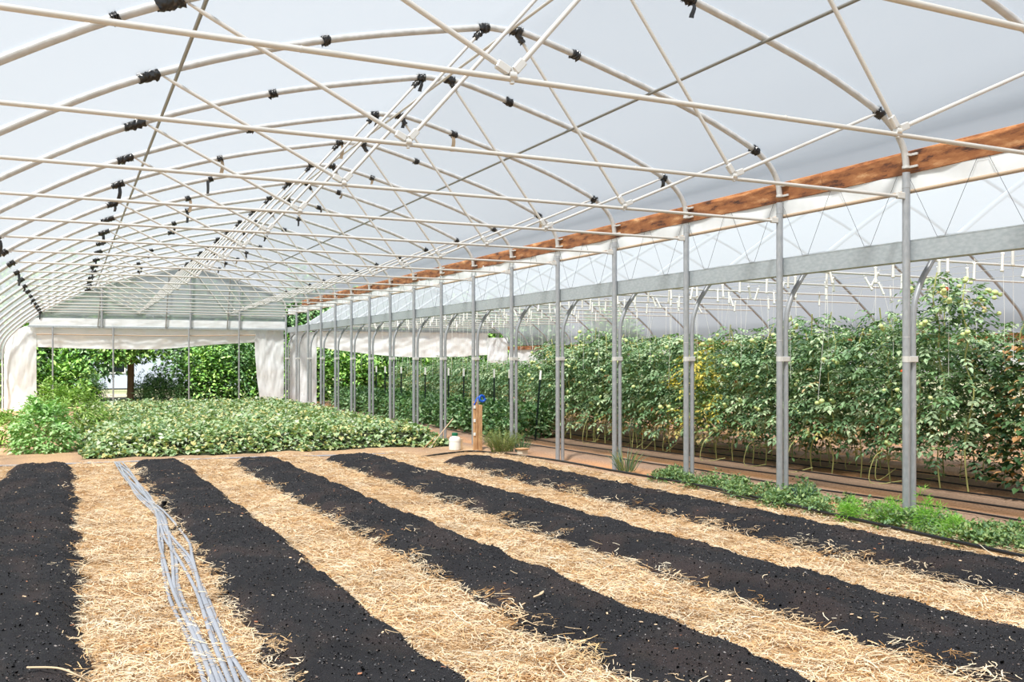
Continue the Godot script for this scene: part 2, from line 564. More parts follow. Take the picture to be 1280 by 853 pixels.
func build_frame() -> void:
	bow = smooth_path([Vector3(-2.0, -0.45, 0), Vector3(-2.0, 0.9, 0), Vector3(-2.0, 1.6, 0), Vector3(-1.92, 2.05, 0), Vector3(-1.62, 2.46, 0), Vector3(-1.05, 2.97, 0), Vector3(-0.494, 3.35, 0), Vector3(0.616, 3.94, 0), Vector3(2.06, 4.446, 0), Vector3(3.55, 4.79, 0), Vector3(3.95, 4.84, 0), Vector3(4.4, 4.80, 0), Vector3(6.115, 4.34, 0), Vector3(7.0, 4.01, 0), Vector3(7.33, 3.82, 0), Vector3(7.49, 3.62, 0), Vector3(7.53, 3.42, 0)], 5)
	var ox := 2.77
	var off := Transform3D(Basis(), Vector3(-ox, 0, 0))
	var q := MB.new()
	q.tube(bow, 0.033, 12)
	var bow_mesh := q.mesh()
	q = MB.new()
	var cy := 3.145
	q.tube(PackedVector3Array([Vector3(-0.80, cy + 0.01, 0), Vector3(-0.72, cy, 0), Vector3(3.0, cy, 0), Vector3(7.44, cy - 0.01, 0)]), 0.0170, 10)
	for x in [4.35, 1.1]:
		q.tube(PackedVector3Array([Vector3(x - 0.003, cy, 0), Vector3(x + 0.003, cy, 0)]), 0.0195, 10)
	q.box(Vector3(7.40, cy - 0.035, -0.02), Vector3(7.50, cy + 0.03, 0.02), Transform3D(), 0.006)
	q.box(Vector3(-0.86, cy - 0.03, -0.018), Vector3(-0.76, cy + 0.03, 0.018), Transform3D(), 0.006)
	var chord_mesh := q.mesh()
	var nodes := {"c": Vector3(2.32, cy + 0.03, 0), "r": Vector3(5.39, cy + 0.03, 0)}
	var tops := {"a": path_at(bow, 0.74)[0] + Vector3(0, -0.035, 0), "b": path_at(bow, 3.72)[0] + Vector3(0, -0.035, 0), "d": path_at(bow, 4.12)[0] + Vector3(0, -0.035, 0), "e": path_at(bow, 7.13)[0] + Vector3(-0.01, -0.035, 0)}
	var struts := [strut_mesh(nodes.c, tops.a, 0.0165).mesh(), strut_mesh(nodes.c, tops.b, 0.0165).mesh(), strut_mesh(nodes.r, tops.d, 0.0165).mesh(), strut_mesh(nodes.r, tops.e, 0.0165).mesh()]
	var brk := [bracket_mesh(nodes.c, [(tops.a - nodes.c).normalized(), (tops.b - nodes.c).normalized()]).mesh(), bracket_mesh(nodes.r, [(tops.d - nodes.r).normalized(), (tops.e - nodes.r).normalized()]).mesh()]
	var tapes := []
	for k in 4: tapes.append(tape_mesh(0.20, 0.033, 5 + k).mesh())
	var bands := []
	for k in 3: bands.append(tape_mesh(0.085, 0.033, 15 + k).mesh())
	var tails := [tail_mesh(0.14, 0.045).mesh(), tail_mesh(0.22, 0.05).mesh(), tail_mesh(0.09, 0.04).mesh()]
	for i in range(-1, 18):
		var z := Z0 + BAY * i
		var lab := "pale steel roof truss, %s of the row counted from the camera" % nth(i + 1) if i < 17 else "pale steel roof truss standing against the end wall at the back"
		var t := thing("roof_truss", lab, "roof truss", Vector3(ox, 0, -z), "roof trusses of the long house")
		part(t, "bow", bow_mesh, M.pipe_paint, off)
		part(t, "tie_bar", chord_mesh, M.chord_paint, off)
		for s in struts: part(t, "strut", s, M.chord_paint, off)
		for b in brk: part(t, "bracket", b, M.bracket_metal, off)
		var spots := [[-0.86, 0, 0.5], [0.62, 0, 0.45], [2.05 + rng.randf_range(-0.12, 0.12), 1, 0.35], [3.74, 0, 0.3], [4.1, 0, 0.25], [4.85 + rng.randf_range(-0.15, 0.15), 1, 0.6], [7.16, 1, 0.4]]
		for s in spots:
			if i == 17 and s[1] == 1: continue
			var w := path_at(bow, s[0])
			var d: Vector3 = w[1]
			var up := Vector3(-d.y, d.x, 0)
			var flip := 1.0 if rng.randf() < 0.5 else -1.0
			var bs := Basis(d * flip, up, Vector3(0, 0, flip)).rotated(d, rng.randf_range(-1, 1))
			var mesh: Mesh = tapes[rng.randi() % 4] if s[1] == 0 else bands[rng.randi() % 3]
			var sc := rng.randf_range(0.75, 1.15) if s[1] == 0 else rng.randf_range(0.8, 1.2)
			if s[0] < 0.0: sc = rng.randf_range(0.4, 0.7)
			if s[0] > 3.5 and s[0] < 4.4: sc = rng.randf_range(0.5, 0.65)
			var at: Vector3 = w[0]
			var tp := part(t, "tape_wrap", mesh, M.black_tape, Transform3D(bs.scaled_local(Vector3(sc, 1, 1)), at - Vector3(ox, 0, 0)))
			if rng.randf() < s[2]:
				var tm: Mesh = tails[rng.randi() % 3]
				var tl := part(tp, "tape_tail", tm, M.black_tape if rng.randf() < 0.75 else M.tape_backing)
				tl.transform = tp.transform.affine_inverse() * Transform3D(Basis(Vector3.UP, rng.randf_range(-0.6, 0.6)), at - Vector3(ox, 0.03, 0) + Vector3(rng.randf_range(-0.05, 0.05), 0, 0.02))
			if s[0] > 3.5 and s[0] < 4.4:      # the wrap goes on down the strut end
				var nd: Vector3 = nodes.c if s[0] < 4.0 else nodes.r
				var top: Vector3 = tops.b if s[0] < 4.0 else tops.d
				var dd := (nd - top).normalized()
				var b2 := Basis(dd, Vector3(-dd.y, dd.x, 0), Vector3(0, 0, 1))
				part(t, "tape_wrap", tapes[rng.randi() % 4], M.black_tape, Transform3D(b2.scaled_local(Vector3(0.55, 0.62, 0.62)), top + dd * 0.05 - Vector3(ox, 0, 0)))
		if i == 1:      # bare patch of tape by itself on the nearest visible wrap
			var w2 := path_at(bow, 0.28)
			var d2: Vector3 = w2[1]
			var at2: Vector3 = w2[0]
			part(t, "tape_wrap", bands[0], M.black_tape, Transform3D(Basis(d2, Vector3(-d2.y, d2.x, 0), Vector3(0, 0, 1)).scaled_local(Vector3(0.6, 1, 1)), at2 - Vector3(ox, 0, 0)))
	# purlins hung under the bows
	for s in [[0.86, "long dark purlin pipe under the left slope of the roof"], [5.72, "long dark purlin pipe under the right slope of the roof"]]:
		q = MB.new()
		var y: float = path_at(bow, s[0])[0].y - 0.045
		q.tube(PackedVector3Array([Vector3(s[0], y, 2.0), Vector3(s[0], y, -15.0), Vector3(s[0], y, -END_Z)]), 0.016, 10)
		single("purlin", q, M.purlin_steel, s[1], "pipe", "purlins")
	q = MB.new()
	q.tube(PackedVector3Array([Vector3(3.95, 4.775, 2.0), Vector3(3.95, 4.775, -15.0), Vector3(3.95, 4.775, -END_Z)]), 0.016, 10)
	single("purlin", q, M.chord_paint, "pale ridge purlin pipe running under the peak of the roof", "pipe", "purlins")
	# gutter posts with their clamps
	q = MB.new()
	q.tube(PackedVector3Array([Vector3(0, -0.12, 0), Vector3(0, 1.0, 0), Vector3(0, 3.5, 0)]), 0.038, 14)
	var post_mesh := q.mesh()
	q = MB.new()
	q.tube(PackedVector3Array([Vector3(0, -0.03, 0), Vector3(0, 0.03, 0)]), 0.0405, 14)
	q.box(Vector3(0.0, -0.03, 0.03), Vector3(0.115, 0.03, 0.044), Transform3D(), 0.004)
	q.box(Vector3(0.0, -0.03, -0.044), Vector3(0.115, 0.03, -0.03), Transform3D(), 0.004)
	q.box(Vector3(0.105, -0.03, -0.044), Vector3(0.121, 0.03, 0.044), Transform3D(), 0.004)
	var clamp_mesh := q.mesh()
	q = MB.new()
	q.tube(PackedVector3Array([Vector3(0, -0.012, 0), Vector3(0, 0.012, 0)]), 0.041, 14)
	q.box(Vector3(0.02, -0.012, 0.02), Vector3(0.044, 0.012, 0.11), Transform3D(), 0.003)
	var strap_mesh := q.mesh()
	q = MB.new()
	q.tube(PackedVector3Array([Vector3(0, -0.002, 0), Vector3(0, 0.002, 0)]), 0.0395, 14)
	var seam_mesh := q.mesh()
	bow_b = smooth_path([Vector3(7.625, -0.45, 0), Vector3(7.625, 1.2, 0), Vector3(7.625, 1.92, 0), Vector3(7.68, 2.18, 0), Vector3(7.82, 2.42, 0), Vector3(8.1, 2.68, 0), Vector3(9.3, 3.45, 0), Vector3(10.8, 4.2, 0), Vector3(12.4, 4.62, 0), Vector3(14.0, 4.2, 0), Vector3(15.4, 3.45, 0), Vector3(16.5, 2.65, 0), Vector3(16.85, 2.3, 0), Vector3(17.0, 1.85, 0), Vector3(17.0, 1.2, 0), Vector3(17.0, -0.45, 0)], 5)
	q = MB.new()
	q.tube(bow_b, 0.030, 10)
	var bow_b_mesh := q.mesh()
	q = MB.new()
	q.tube(PackedVector3Array([Vector3(8.3, 2.79, 0), Vector3(12.0, 2.79, 0), Vector3(16.3, 2.79, 0)]), 0.016, 8)
	var chord_b_mesh := q.mesh()
	for i in range(0, 18):
		var z := Z0 + BAY * i
		var g := ground(POST_X, z)
		var where := "just right of the frame" if i == 0 else "%s from the right edge of the picture" % nth(i - 1)
		if i == 17: where = "against the far end wall"
		var t := thing("gutter_post", "round galvanised gutter post, " + where, "post", Vector3(POST_X, g, -z), "gutter posts")
		part(t, "pipe", post_mesh, M.galvanised_post)
		part(t, "clamp", clamp_mesh, M.bracket_metal, Transform3D(Basis(), Vector3(0, 1.52 - g, 0)))
		part(t, "seam", seam_mesh, M.bracket_metal, Transform3D(Basis(), Vector3(0, 1.74 - g, 0)))
		part(t, "seam", seam_mesh, M.purlin_steel, Transform3D(Basis(), Vector3(0, 3.22 - g, 0)))
		for h in [3.55, 3.43]:
			part(t, "strap", strap_mesh, M.bracket_metal, Transform3D(Basis(), Vector3(0, h - g, 0)))
		var lab2 := "grey pipe bow of the tomato house curving up beside the %s gutter post" % nth(maxi(i - 1, 0)) if i > 0 else "grey pipe bow of the tomato house just right of the frame"
		var b := thing("hoop_bow", lab2, "bow", Vector3(12.3, 0, -z), "bows of the tomato house")
		part(b, "bow", bow_b_mesh, M.galvanised_post, Transform3D(Basis(), Vector3(-12.3, 0, 0)))
		part(b, "tie_bar", chord_b_mesh, M.chord_paint, Transform3D(Basis(), Vector3(-12.3, 0, 0)))
	# gutter beam: one galvanised section to each bay
	var gb := thing("gutter_beam", "long galvanised sheet metal gutter beam behind the row of posts", "gutter", Vector3(7.64, 2.5, -17.0))
	q = MB.new()
	q.box(Vector3(-0.06, 0.0, -BAY / 2 + 0.003), Vector3(-0.048, 0.205, BAY / 2 - 0.003), Transform3D(), 0.002)
	q.box(Vector3(-0.048, 0.0, -BAY / 2 + 0.003), Vector3(0.07, 0.012, BAY / 2 - 0.003), Transform3D(), 0.002)
	q.box(Vector3(0.058, 0.0, -BAY / 2 + 0.003), Vector3(0.07, 0.16, BAY / 2 - 0.003), Transform3D(), 0.002)
	q.box(Vector3(-0.062, 0.195, -BAY / 2 + 0.003), Vector3(-0.035, 0.209, BAY / 2 - 0.003), Transform3D(), 0.002)
	var sect := q.mesh()
	for i in range(-1, 17):
		part(gb, "gutter_section", sect, M.galvanised_sheet, Transform3D(Basis(), Vector3(0, 0, 17.0 - (Z0 + BAY * (i + 0.5)))))
	# stained hip board over the vent
	var hb := thing("hip_board", "orange brown stained timber board along the top of the vent", "board", Vector3(7.6, 3.375, -17.0))
	for k in 9:
		q = MB.new()
		var j := rng.randf_range(-0.006, 0.006)
		var n0 := 3.6 + 3.66 * k - 3.0
		q.box(Vector3(-0.02, j, -(n0 + 3.655)), Vector3(0.02, 0.225 + j, -n0), Transform3D(), 0.004)
		part(hb, "board", q.mesh(), M.stained_wood, Transform3D(Basis(), Vector3(0, 0, 17.0)))
	# white drop cloth, its pipe, and the zigzag cord in front of the vent
	var nz := 160
	var pts := PackedVector3Array()
	for a in nz:
		var z := -2.0 + 37.9 * a / (nz - 1)
		for b in 5:
			var t := b / 4.0
			pts.append(Vector3(7.595 + 0.012 * sin(z * 5.0 + t * 2.0) * (1.0 - t * 0.5) + 0.006 * sin(z * 13.0), 3.40 - t * 0.21, -z))
	q = MB.new()
	q.sheet(nz, 5, pts, 0.002, Vector3(-1, 0, 0))
	single("vent_drop_cloth", q, M.white_tarp, "narrow white drop cloth hanging below the stained timber board", "cloth")
	q = MB.new()
	q.tube(PackedVector3Array([Vector3(7.60, 3.19, 2.0), Vector3(7.60, 3.20, -17.0), Vector3(7.60, 3.19, -35.9)]), 0.021, 10)
	single("roll_pipe", q, M.tan_pipe, "tan roll-up pipe along the lower edge of the drop cloth", "pipe")
	var zig := PackedVector3Array()
	var zz := -1.5
	while zz < 35.6:
		zig.append(Vector3(7.572, 3.38, -zz)); zig.append(Vector3(7.572, 3.38, -(zz + 0.12)))
		zig.append(Vector3(7.572, 2.71, -(zz + 0.47))); zig.append(Vector3(7.572, 2.71, -(zz + 0.56)))
		zz += 0.915
	q = MB.new()
	q.tube(zig, 0.0022, 5)
	single("zigzag_rope", q, M.wire, "thin dark cord laced in a zigzag across the vent opening", "cord")

func film_strip(path: PackedVector3Array, from_z: float, to_z: float, lift: float, sag: float) -> MB:
	var q := MB.new()
	var per := 4
	var nv := int((to_z - from_z) / BAY * per) + 1
	var pts := PackedVector3Array()
	for a in path.size():
		var d := (path[mini(a + 1, path.size() - 1)] - path[maxi(a - 1, 0)]).normalized()
		var nn := Vector3(-d.y, d.x, 0)
		for b in nv:
			var z := from_z + (to_z - from_z) * b / (nv - 1)
			var ph := fposmod((z - Z0) / BAY, 1.0)
			pts.append(path[a] + nn * (lift - sag * sin(PI * ph) + 0.006 * noise.get_noise_2d(a * 20.0, z * 18.0)) + Vector3(0, 0, -z))
	q.grid(path.size(), nv, pts, PackedColorArray(), Vector3.UP, 1.0)
	return q

func build_cover() -> void:
	# main roof: from the open left side up over the peak to the hip board
	var p := PackedVector3Array()
	for k in bow.size():
		if bow[k].y > 1.45 and not (bow[k].x > 7.0 and bow[k].y < 3.62): p.append(bow[k])
	p.append(Vector3(7.55, 3.58, 0))
	structure("ceiling", film_strip(p, -3.5, END_Z, 0.037, 0.02), M.roof_film)
	p = PackedVector3Array([Vector3(7.70, 2.66, 0), Vector3(8.05, 2.76, 0)])
	for k in bow_b.size():
		if bow_b[k].x > 8.15 and bow_b[k].y > 2.0: p.append(bow_b[k])
	structure("ceiling", film_strip(p, -3.5, END_Z, 0.034, 0.02), M.roof_film)
	# gable over the end opening
	var q := MB.new()
	var nx := 48
	var pts := PackedVector3Array()
	for a in nx:
		var x := -1.30 + (7.5 + 1.30) * a / (nx - 1)
		var top: float = path_at(bow, x)[0].y + 0.02
		for b in 9:
			pts.append(Vector3(x, lerpf(minf(2.74, top), top, b / 8.0), -END_Z - 0.06 + 0.02 * noise.get_noise_2d(x * 40.0, b * 15.0)))
	q.sheet(nx, 9, pts, 0.002, Vector3(0, 0, 1))
	structure("wall_back", q, M.gable_film)
	q = MB.new()
	pts = PackedVector3Array()
	for a in nx:
		var x := 7.75 + (17.0 - 7.75) * a / (nx - 1)
		var top: float = path_at(bow_b, clampf(x, 7.9, 16.9))[0].y + 0.02
		for b in 9:
			pts.append(Vector3(x, lerpf(minf(2.6, top), top, b / 8.0), -END_Z - 0.06 + 0.02 * noise.get_noise_2d(x * 40.0 + 900.0, b * 15.0)))
	q.sheet(nx, 9, pts, 0.002, Vector3(0, 0, 1))
	structure("wall_back", q, M.gable_film)
	# end behind the camera, closed with film
	q = MB.new()
	pts = PackedVector3Array()
	for a in nx:
		var x := -1.98 + (7.5 + 1.98) * a / (nx - 1)
		var top: float = path_at(bow, x)[0].y
		for b in 9:
			pts.append(Vector3(x, lerpf(1.0, top, b / 8.0), 3.45))
	q.sheet(nx, 9, pts, 0.002, Vector3(0, 0, 1))
	structure("wall_front", q, M.gable_film)
	build_end(q)

func cloth(called: String, label: String, x0: float, x1: float, top: Callable, bottom: Callable, z: float, m: Material, fold: float, fx: float) -> MeshInstance3D:
	var q := MB.new()
	var nu := 40
	var nv := 16
	var pts := PackedVector3Array()
	for a in nu:
		for b in nv:
			var u := a / float(nu - 1)
			var w := b / float(nv - 1)
			var yt: float = top.call(u)
			var yb: float = bottom.call(u)
			var x := lerpf(x0, x1, u)
			if fx != 0.0: x = lerpf(x0 + fx * w * maxf(0.0, signf(-fx)) , x1, u) if fx < 0.0 else lerpf(x0 + fx * w * w, x1, u)
			var bulge := fold * (noise.get_noise_2d(x * 70.0, lerpf(yt, yb, w) * 60.0) + 0.5 * noise.get_noise_2d(x * 170.0 + 50.0, lerpf(yt, yb, w) * 150.0))
			pts.append(Vector3(x, lerpf(yt, yb, w), -z + bulge))
	q.sheet(nu, nv, pts, 0.003, Vector3(0, 0, 1))
	return single(called, q, m, label, "tarp")

func build_end(_q: MB) -> void:
	var z := END_Z + 0.12
	# white strip under the gable, header beam, rolled-up curtains, side panels
	cloth("gable_strip", "white plastic strip above the header beam of the end wall", -1.2, 7.5, func(_u): return 2.92, func(_u): return 2.64, z - 0.11, M.white_tarp, 0.02, 0.0)
	cloth("end_curtain", "wide white curtain sagging over the far open doorway", -0.98, 6.42, func(_u): return 2.6, func(u): return 1.92 - 0.07 * sin(PI * minf(1.0, u * 1.25)) + maxf(0.0, u - 0.55) * 0.47, z + 0.06, M.curtain_cloth, 0.05, 0.0)
	cloth("corner_tarp", "white plastic panel closing the left corner of the end wall", -1.96, -0.98, func(u): return 2.0 + 0.62 * minf(1.0, sqrt(u * 1.6)), func(_u): return -0.28, z + 0.03, M.white_tarp, 0.05, 0.0)
	cloth("corner_tarp", "white plastic panel just left of the last gutter post", 6.38, 7.48, func(_u): return 2.6, func(_u): return -0.05, z + 0.03, M.white_tarp, 0.06, 0.2)
	cloth("corner_tarp", "white plastic panel just right of the last gutter post", 7.70, 8.75, func(_u): return 2.56, func(_u): return -0.28, z + 0.03, M.white_tarp, 0.06, 0.0)
	cloth("corner_tarp", "white plastic panel at the right corner of the tomato house end", 16.0, 16.98, func(_u): return 2.4, func(_u): return 1.25, z + 0.03, M.white_tarp, 0.06, 0.0)
	cloth("end_curtain", "white curtain rolled above the end opening of the tomato house", 8.7, 16.05, func(_u): return 2.62, func(u): return 1.98 - 0.42 * sin(PI * minf(0.62, u * 0.8)) + maxf(0.0, u - 0.85) * 0.6, z + 0.06, M.curtain_cloth, 0.06, 0.0)
	var q := MB.new()
	q.box(Vector3(-1.25, 2.585, -z + 0.06), Vector3(7.5, 2.66, -z + 0.13), Transform3D(), 0.006)
	single("header_beam", q, M.galvanised_sheet, "grey steel header beam across the far doorway", "beam")
	q = MB.new()
	q.box(Vector3(7.75, 2.585, -z - 0.01), Vector3(16.6, 2.66, -z + 0.04), Transform3D(), 0.006)
	single("header_beam", q, M.galvanised_sheet, "grey steel header beam across the end of the tomato house", "beam")
	q = MB.new()
	q.tube(PackedVector3Array([Vector3(-0.98, 2.36, -z + 0.08), Vector3(3.0, 2.34, -z + 0.08), Vector3(6.4, 2.40, -z + 0.08)]), 0.02, 8)
	single("curtain_pipe", q, M.tan_pipe, "thin pipe lying across the sagging white curtain", "pipe")
	var who := ["leftmost", "second", "third", "rightmost"]
	var xs := [-0.475, 1.45, 4.0, 5.78]
	for k in 4:
		q = MB.new()
		q.tube(PackedVector3Array([Vector3(xs[k], -0.28, -z + 0.15), Vector3(xs[k], 1.0, -z + 0.15), Vector3(xs[k], 2.62, -z + 0.15)]), 0.028, 10)
		single("doorway_post", q, M.galvanised_post, "slim grey post in the far doorway, %s of four" % who[k], "post", "doorway posts")
	var gx := [0.95, 1.08, 3.2, 4.05, 5.35, 5.8]
	for k in gx.size():
		q = MB.new()
		var top: float = path_at(bow, gx[k])[0].y
		q.tube(PackedVector3Array([Vector3(gx[k], 2.62, -z + 0.17), Vector3(gx[k] + (0.12 if k % 2 == 0 else 0.0), top - 0.05, -z + 0.17)]), 0.022 if k % 2 == 0 else 0.034, 8)
		single("gable_stud", q, M.purlin_steel if k % 2 == 0 else M.galvanised_post, "upright pipe against the grey gable film, %s from the left" % nth(k), "stud", "gable studs")
	# right side wall of the tomato house: board and low curtain
	q = MB.new()
	q.box(Vector3(16.9, 1.88, -36.0), Vector3(16.94, 2.03, 3.0), Transform3D(), 0.004)
	single("side_board", q, M.stained_wood, "dark brown board along the far side wall of the tomato house", "board")
	q = MB.new()
	var pts := PackedVector3Array()
	for a in 120:
		var zz := -3.0 + 39.0 * a / 119.0
		for b in 5:
			pts.append(Vector3(16.968 + 0.02 * sin(zz * 6.0 + b), 1.9 - 0.16 * b, -zz))
	q.sheet(120, 5, pts, 0.003, Vector3(-1, 0, 0))
	var o := single("wall_right", q, M.white_tarp)
	o.set_meta("kind", "structure")

# ------------------------------------------------------------------ ground, beds, straw
const BEDS := [[-0.36, 0.50, 16.1], [1.30, 0.42, 16.0], [2.74, 0.41, 15.7], [4.30, 0.46, 15.7], [5.92, 0.43, 14.5]]
const PATHS := [[-1.75, -0.82], [0.10, 0.93], [1.68, 2.38], [3.12, 3.88], [4.72, 5.54], [6.30, 7.05]]

func bed_rise(k: int, x: float, z: float) -> float:
	var b: Array = BEDS[k]
	var ctr: float = b[0] + 0.05 * noise.get_noise_2d(z * 45.0, k * 300.0)
	var hw: float = b[1] * (1.0 + 0.20 * noise.get_noise_2d(z * 75.0 + 700.0, k * 300.0 + (150.0 if x > ctr else 0.0)))
	var t := absf(x - ctr) / hw
	var e := 1.0 - smoothstep(b[2] - 0.45, b[2] + 0.1, z)
	return (0.155 * (1.0 - smoothstep(0.5, 1.08, t)) - 0.03 * smoothstep(1.0, 1.2, t)) * e - 0.03 * (1.0 - e)

func straw_rise(x: float, z: float) -> float:
	return 0.035 + 0.022 * noise.get_noise_2d(x * 60.0, z * 60.0) + 0.010 * noise2.get_noise_2d(x * 160.0, z * 160.0)

func surface(x: float, z: float) -> float:
	var h := straw_rise(x, z)
	for k in 5:
		if absf(x - BEDS[k][0]) < 0.7: h = maxf(h, bed_rise(k, x, z))
	return ground(x, z) + h

func straw_colour() -> Color:
	var t := rng.randf()
	if t < 0.40: return lin(248, 228, 196)
	if t < 0.68: return lin(244, 214, 172)
	if t < 0.86: return lin(228, 190, 140)
	if t < 0.95: return lin(196, 150, 94)
	return lin(250, 238, 212)

func strands(n: int, reach: float, seed_: int, flat := 0.03) -> Mesh:
	var q := MB.new()
	var r := RandomNumberGenerator.new()
	r.seed = seed_
	for k in n:
		var a := r.randf() * TAU
		var ctr := Vector3(r.randf_range(-1, 1), 0, r.randf_range(-1, 1)) * reach * 0.55
		var l := r.randf_range(0.04, 0.10) if r.randf() < 0.8 else r.randf_range(0.10, 0.17)
		var w := r.randf_range(0.0012, 0.0028)
		var tilt := r.randf_range(-0.25, 0.25)
		var bend := r.randf_range(-0.5, 0.5)
		var y := r.randf_range(0.0, flat)
		var pts := []
		for s in 4:
			var t := s / 3.0 - 0.5
			var ang := a + bend * t * 2.0
			pts.append(ctr + Vector3(cos(ang) * l * t, y + tilt * l * t + 0.012 * (0.25 - t * t), sin(ang) * l * t))
		var sh := r.randf_range(0.72, 1.0)
		var side := Vector3(-sin(a), r.randf_range(-0.5, 0.5), cos(a)).normalized() * w
		for s in 3:
			q.quad(pts[s] + side, pts[s + 1] + side, pts[s + 1] - side, pts[s] - side, Color(sh, sh, sh))
	return q.mesh()

func build_ground() -> void:
	# floor of both houses: brown soil, orange trodden paths
	var q := MB.new()
	var nx := 190
	var nz := 300
	var pts := PackedVector3Array()
	var cols := PackedColorArray()
	var brown := lin(190, 158, 134)
	var orange := lin(234, 174, 122)
	var tan_ := lin(228, 190, 148)
	for a in nx:
		var x := -5.0 + 25.0 * a / (nx - 1)
		for b in nz:
			var z := -4.0 + 42.0 * b / (nz - 1)
			var col := tan_
			var nn := noise.get_noise_2d(x * 50.0, z * 14.0)
			var y := ground(x, z) + 0.012 * noise2.get_noise_2d(x * 80.0, z * 80.0)
			if x > 7.3:
				var f := fposmod((x + 0.12 * nn - 8.0) / 1.25, 1.0)
				var t := smoothstep(0.52, 0.6, f) * (1.0 - smoothstep(0.92, 1.0, f))
				col = brown.lerp(orange, t)
				y += 0.05 * (1.0 - t)
			col = col.lerp(brown, clampf(0.3 + nn * 0.9, 0.0, 0.6))
			pts.append(Vector3(x, y, -z)); cols.append(col)
	q.grid(nx, nz, pts, cols)
	structure("floor", q, M.soil)
	q = MB.new()
	pts = PackedVector3Array(); cols = PackedColorArray()
	for a in 60:
		for b in 60:
			var x := -60.0 + 130.0 * a / 59.0
			var z := -30.0 + 130.0 * b / 59.0
			var g := ground(x, z) - 0.06
			pts.append(Vector3(x, g, -z))
			cols.append(lin(206, 196, 178).lerp(lin(120, 140, 80), clampf(0.5 + 1.2 * noise.get_noise_2d(x * 6.0, z * 6.0), 0.0, 1.0)))
	q.grid(60, 60, pts, cols)
	structure("floor", q, M.soil)
	# compost beds
	var crumb := MB.new()
	for s in [1.0, -1.0]:
		for k in 5:
			var a0 := TAU * k / 5.0
			var a1 := TAU * (k + 1) / 5.0
			var r0 := 1.0 - 0.25 * (k % 2)
			var r1 := 1.0 - 0.25 * ((k + 1) % 5 % 2)
			crumb.tri(Vector3(0, s * 0.75, 0), Vector3(cos(a0) * r0, 0.15 * (k % 2), sin(a0) * r0), Vector3(cos(a1) * r1, 0.15 * ((k + 1) % 5 % 2), sin(a1) * r1))
	for k in crumb.n.size():
		crumb.n[k] = crumb.p[k].normalized()
	var crumb_mesh := crumb.mesh()
	var chip := MB.new()
	chip.box(Vector3(-1, -0.18, -0.5), Vector3(1, 0.18, 0.5), Transform3D(), 0.12)
	var chip_mesh := chip.mesh()
	var names := ["leftmost", "second from the left", "third from the left", "fourth from the left", "rightmost"]
	var extra := ["beside the left frame edge", "right of the bundled grey drip tapes", "in the middle of the floor", "with a ragged straw margin", "nearest the gutter posts"]
	for k in 5:
		var b: Array = BEDS[k]
		var bed := thing("compost_bed", "black compost bed, %s, %s" % [names[k], extra[k]], "garden bed", Vector3(b[0], ground(b[0], 8.0), -8.0), "compost beds")
		var off := -bed.position
		q = MB.new()
		pts = PackedVector3Array(); cols = PackedColorArray()
		var na := 34
		var nb := 330
		for a in na:
			var x: float = b[0] + (float(a) / (na - 1) - 0.5) * 2.0 * (b[1] + 0.12)
			for c in nb:
				var z: float = 1.2 + (b[2] + 0.15 - 1.2) * c / (nb - 1)
				var y := ground(x, z) + bed_rise(k, x, z) + 0.019 * noise2.get_noise_2d(x * 420.0, z * 420.0) + 0.02 * noise.get_noise_2d(x * 130.0 + 40.0, z * 130.0)
				pts.append(Vector3(x, y, -z) + off)
				var t := clampf(noise.get_noise_2d(x * 90.0 + 500.0 * k, z * 45.0) * 2.4 - 0.1, 0.0, 0.7)
				cols.append(lin(51, 52, 57).lerp(lin(88, 74, 70), t))
		q.grid(na, nb, pts, cols)
		part(bed, "compost", q.mesh(), M.compost)
		var xfs := []
		var cc := PackedColorArray()
		var cx := []
		var ccol := PackedColorArray()
		for s in 15000:
			var z: float = 2.2 + (b[2] - 2.2) * pow(rng.randf(), 2.0)
			var x: float = b[0] + rng.randf_range(-1, 1) * (b[1] + 0.05)
			var h := bed_rise(k, x, z)
			if h < 0.02: continue
			var y := ground(x, z) + h + 0.019 * noise2.get_noise_2d(x * 420.0, z * 420.0) + 0.02 * noise.get_noise_2d(x * 130.0 + 40.0, z * 130.0)
			if s % 110 == 0 or (s % 24 == 0 and h < 0.09):
				var sc := rng.randf_range(0.004, 0.013)
				cx.append(Transform3D(Basis.from_euler(Vector3(rng.randf_range(-0.4, 0.4), rng.randf() * TAU, rng.randf_range(-0.4, 0.4))).scaled(Vector3.ONE * sc), Vector3(x, y + 0.004, -z) + off))
				ccol.append(lin(232, 200, 165) if rng.randf() < 0.7 else lin(176, 120, 90))
			else:
				var sc := rng.randf_range(0.003, 0.007) if rng.randf() < 0.94 else rng.randf_range(0.007, 0.012)
				xfs.append(Transform3D(Basis.from_euler(Vector3(rng.randf() * 3.0, rng.randf() * TAU, 0)).scaled(Vector3(sc, sc * rng.randf_range(0.6, 1.0), sc)), Vector3(x, y + sc * 0.3, -z) + off))
				var t := rng.randf()
				cc.append(lin(58, 58, 62) if t < 0.4 else (lin(82, 82, 86) if t < 0.72 else (lin(112, 100, 96) if t < 0.92 else lin(160, 154, 152))))
		scatter(bed, "crumbs", crumb_mesh, M.crumb, xfs, cc)
		scatter(bed, "chips", chip_mesh, M.crumb, cx, ccol)
	# straw in the paths
	var tufts := []
	for k in 4: tufts.append(strands(20, 0.16, 300 + k))
	var loose := [strands(3, 0.12, 320, 0.02), strands(2, 0.12, 321, 0.02), strands(4, 0.10, 322, 0.03)]
	var pn := ["left of the leftmost compost bed", "under the bundled grey drip tapes", "between the second and third compost beds", "between the third and fourth compost beds", "between the fourth and rightmost compost beds", "between the rightmost bed and the gutter posts"]
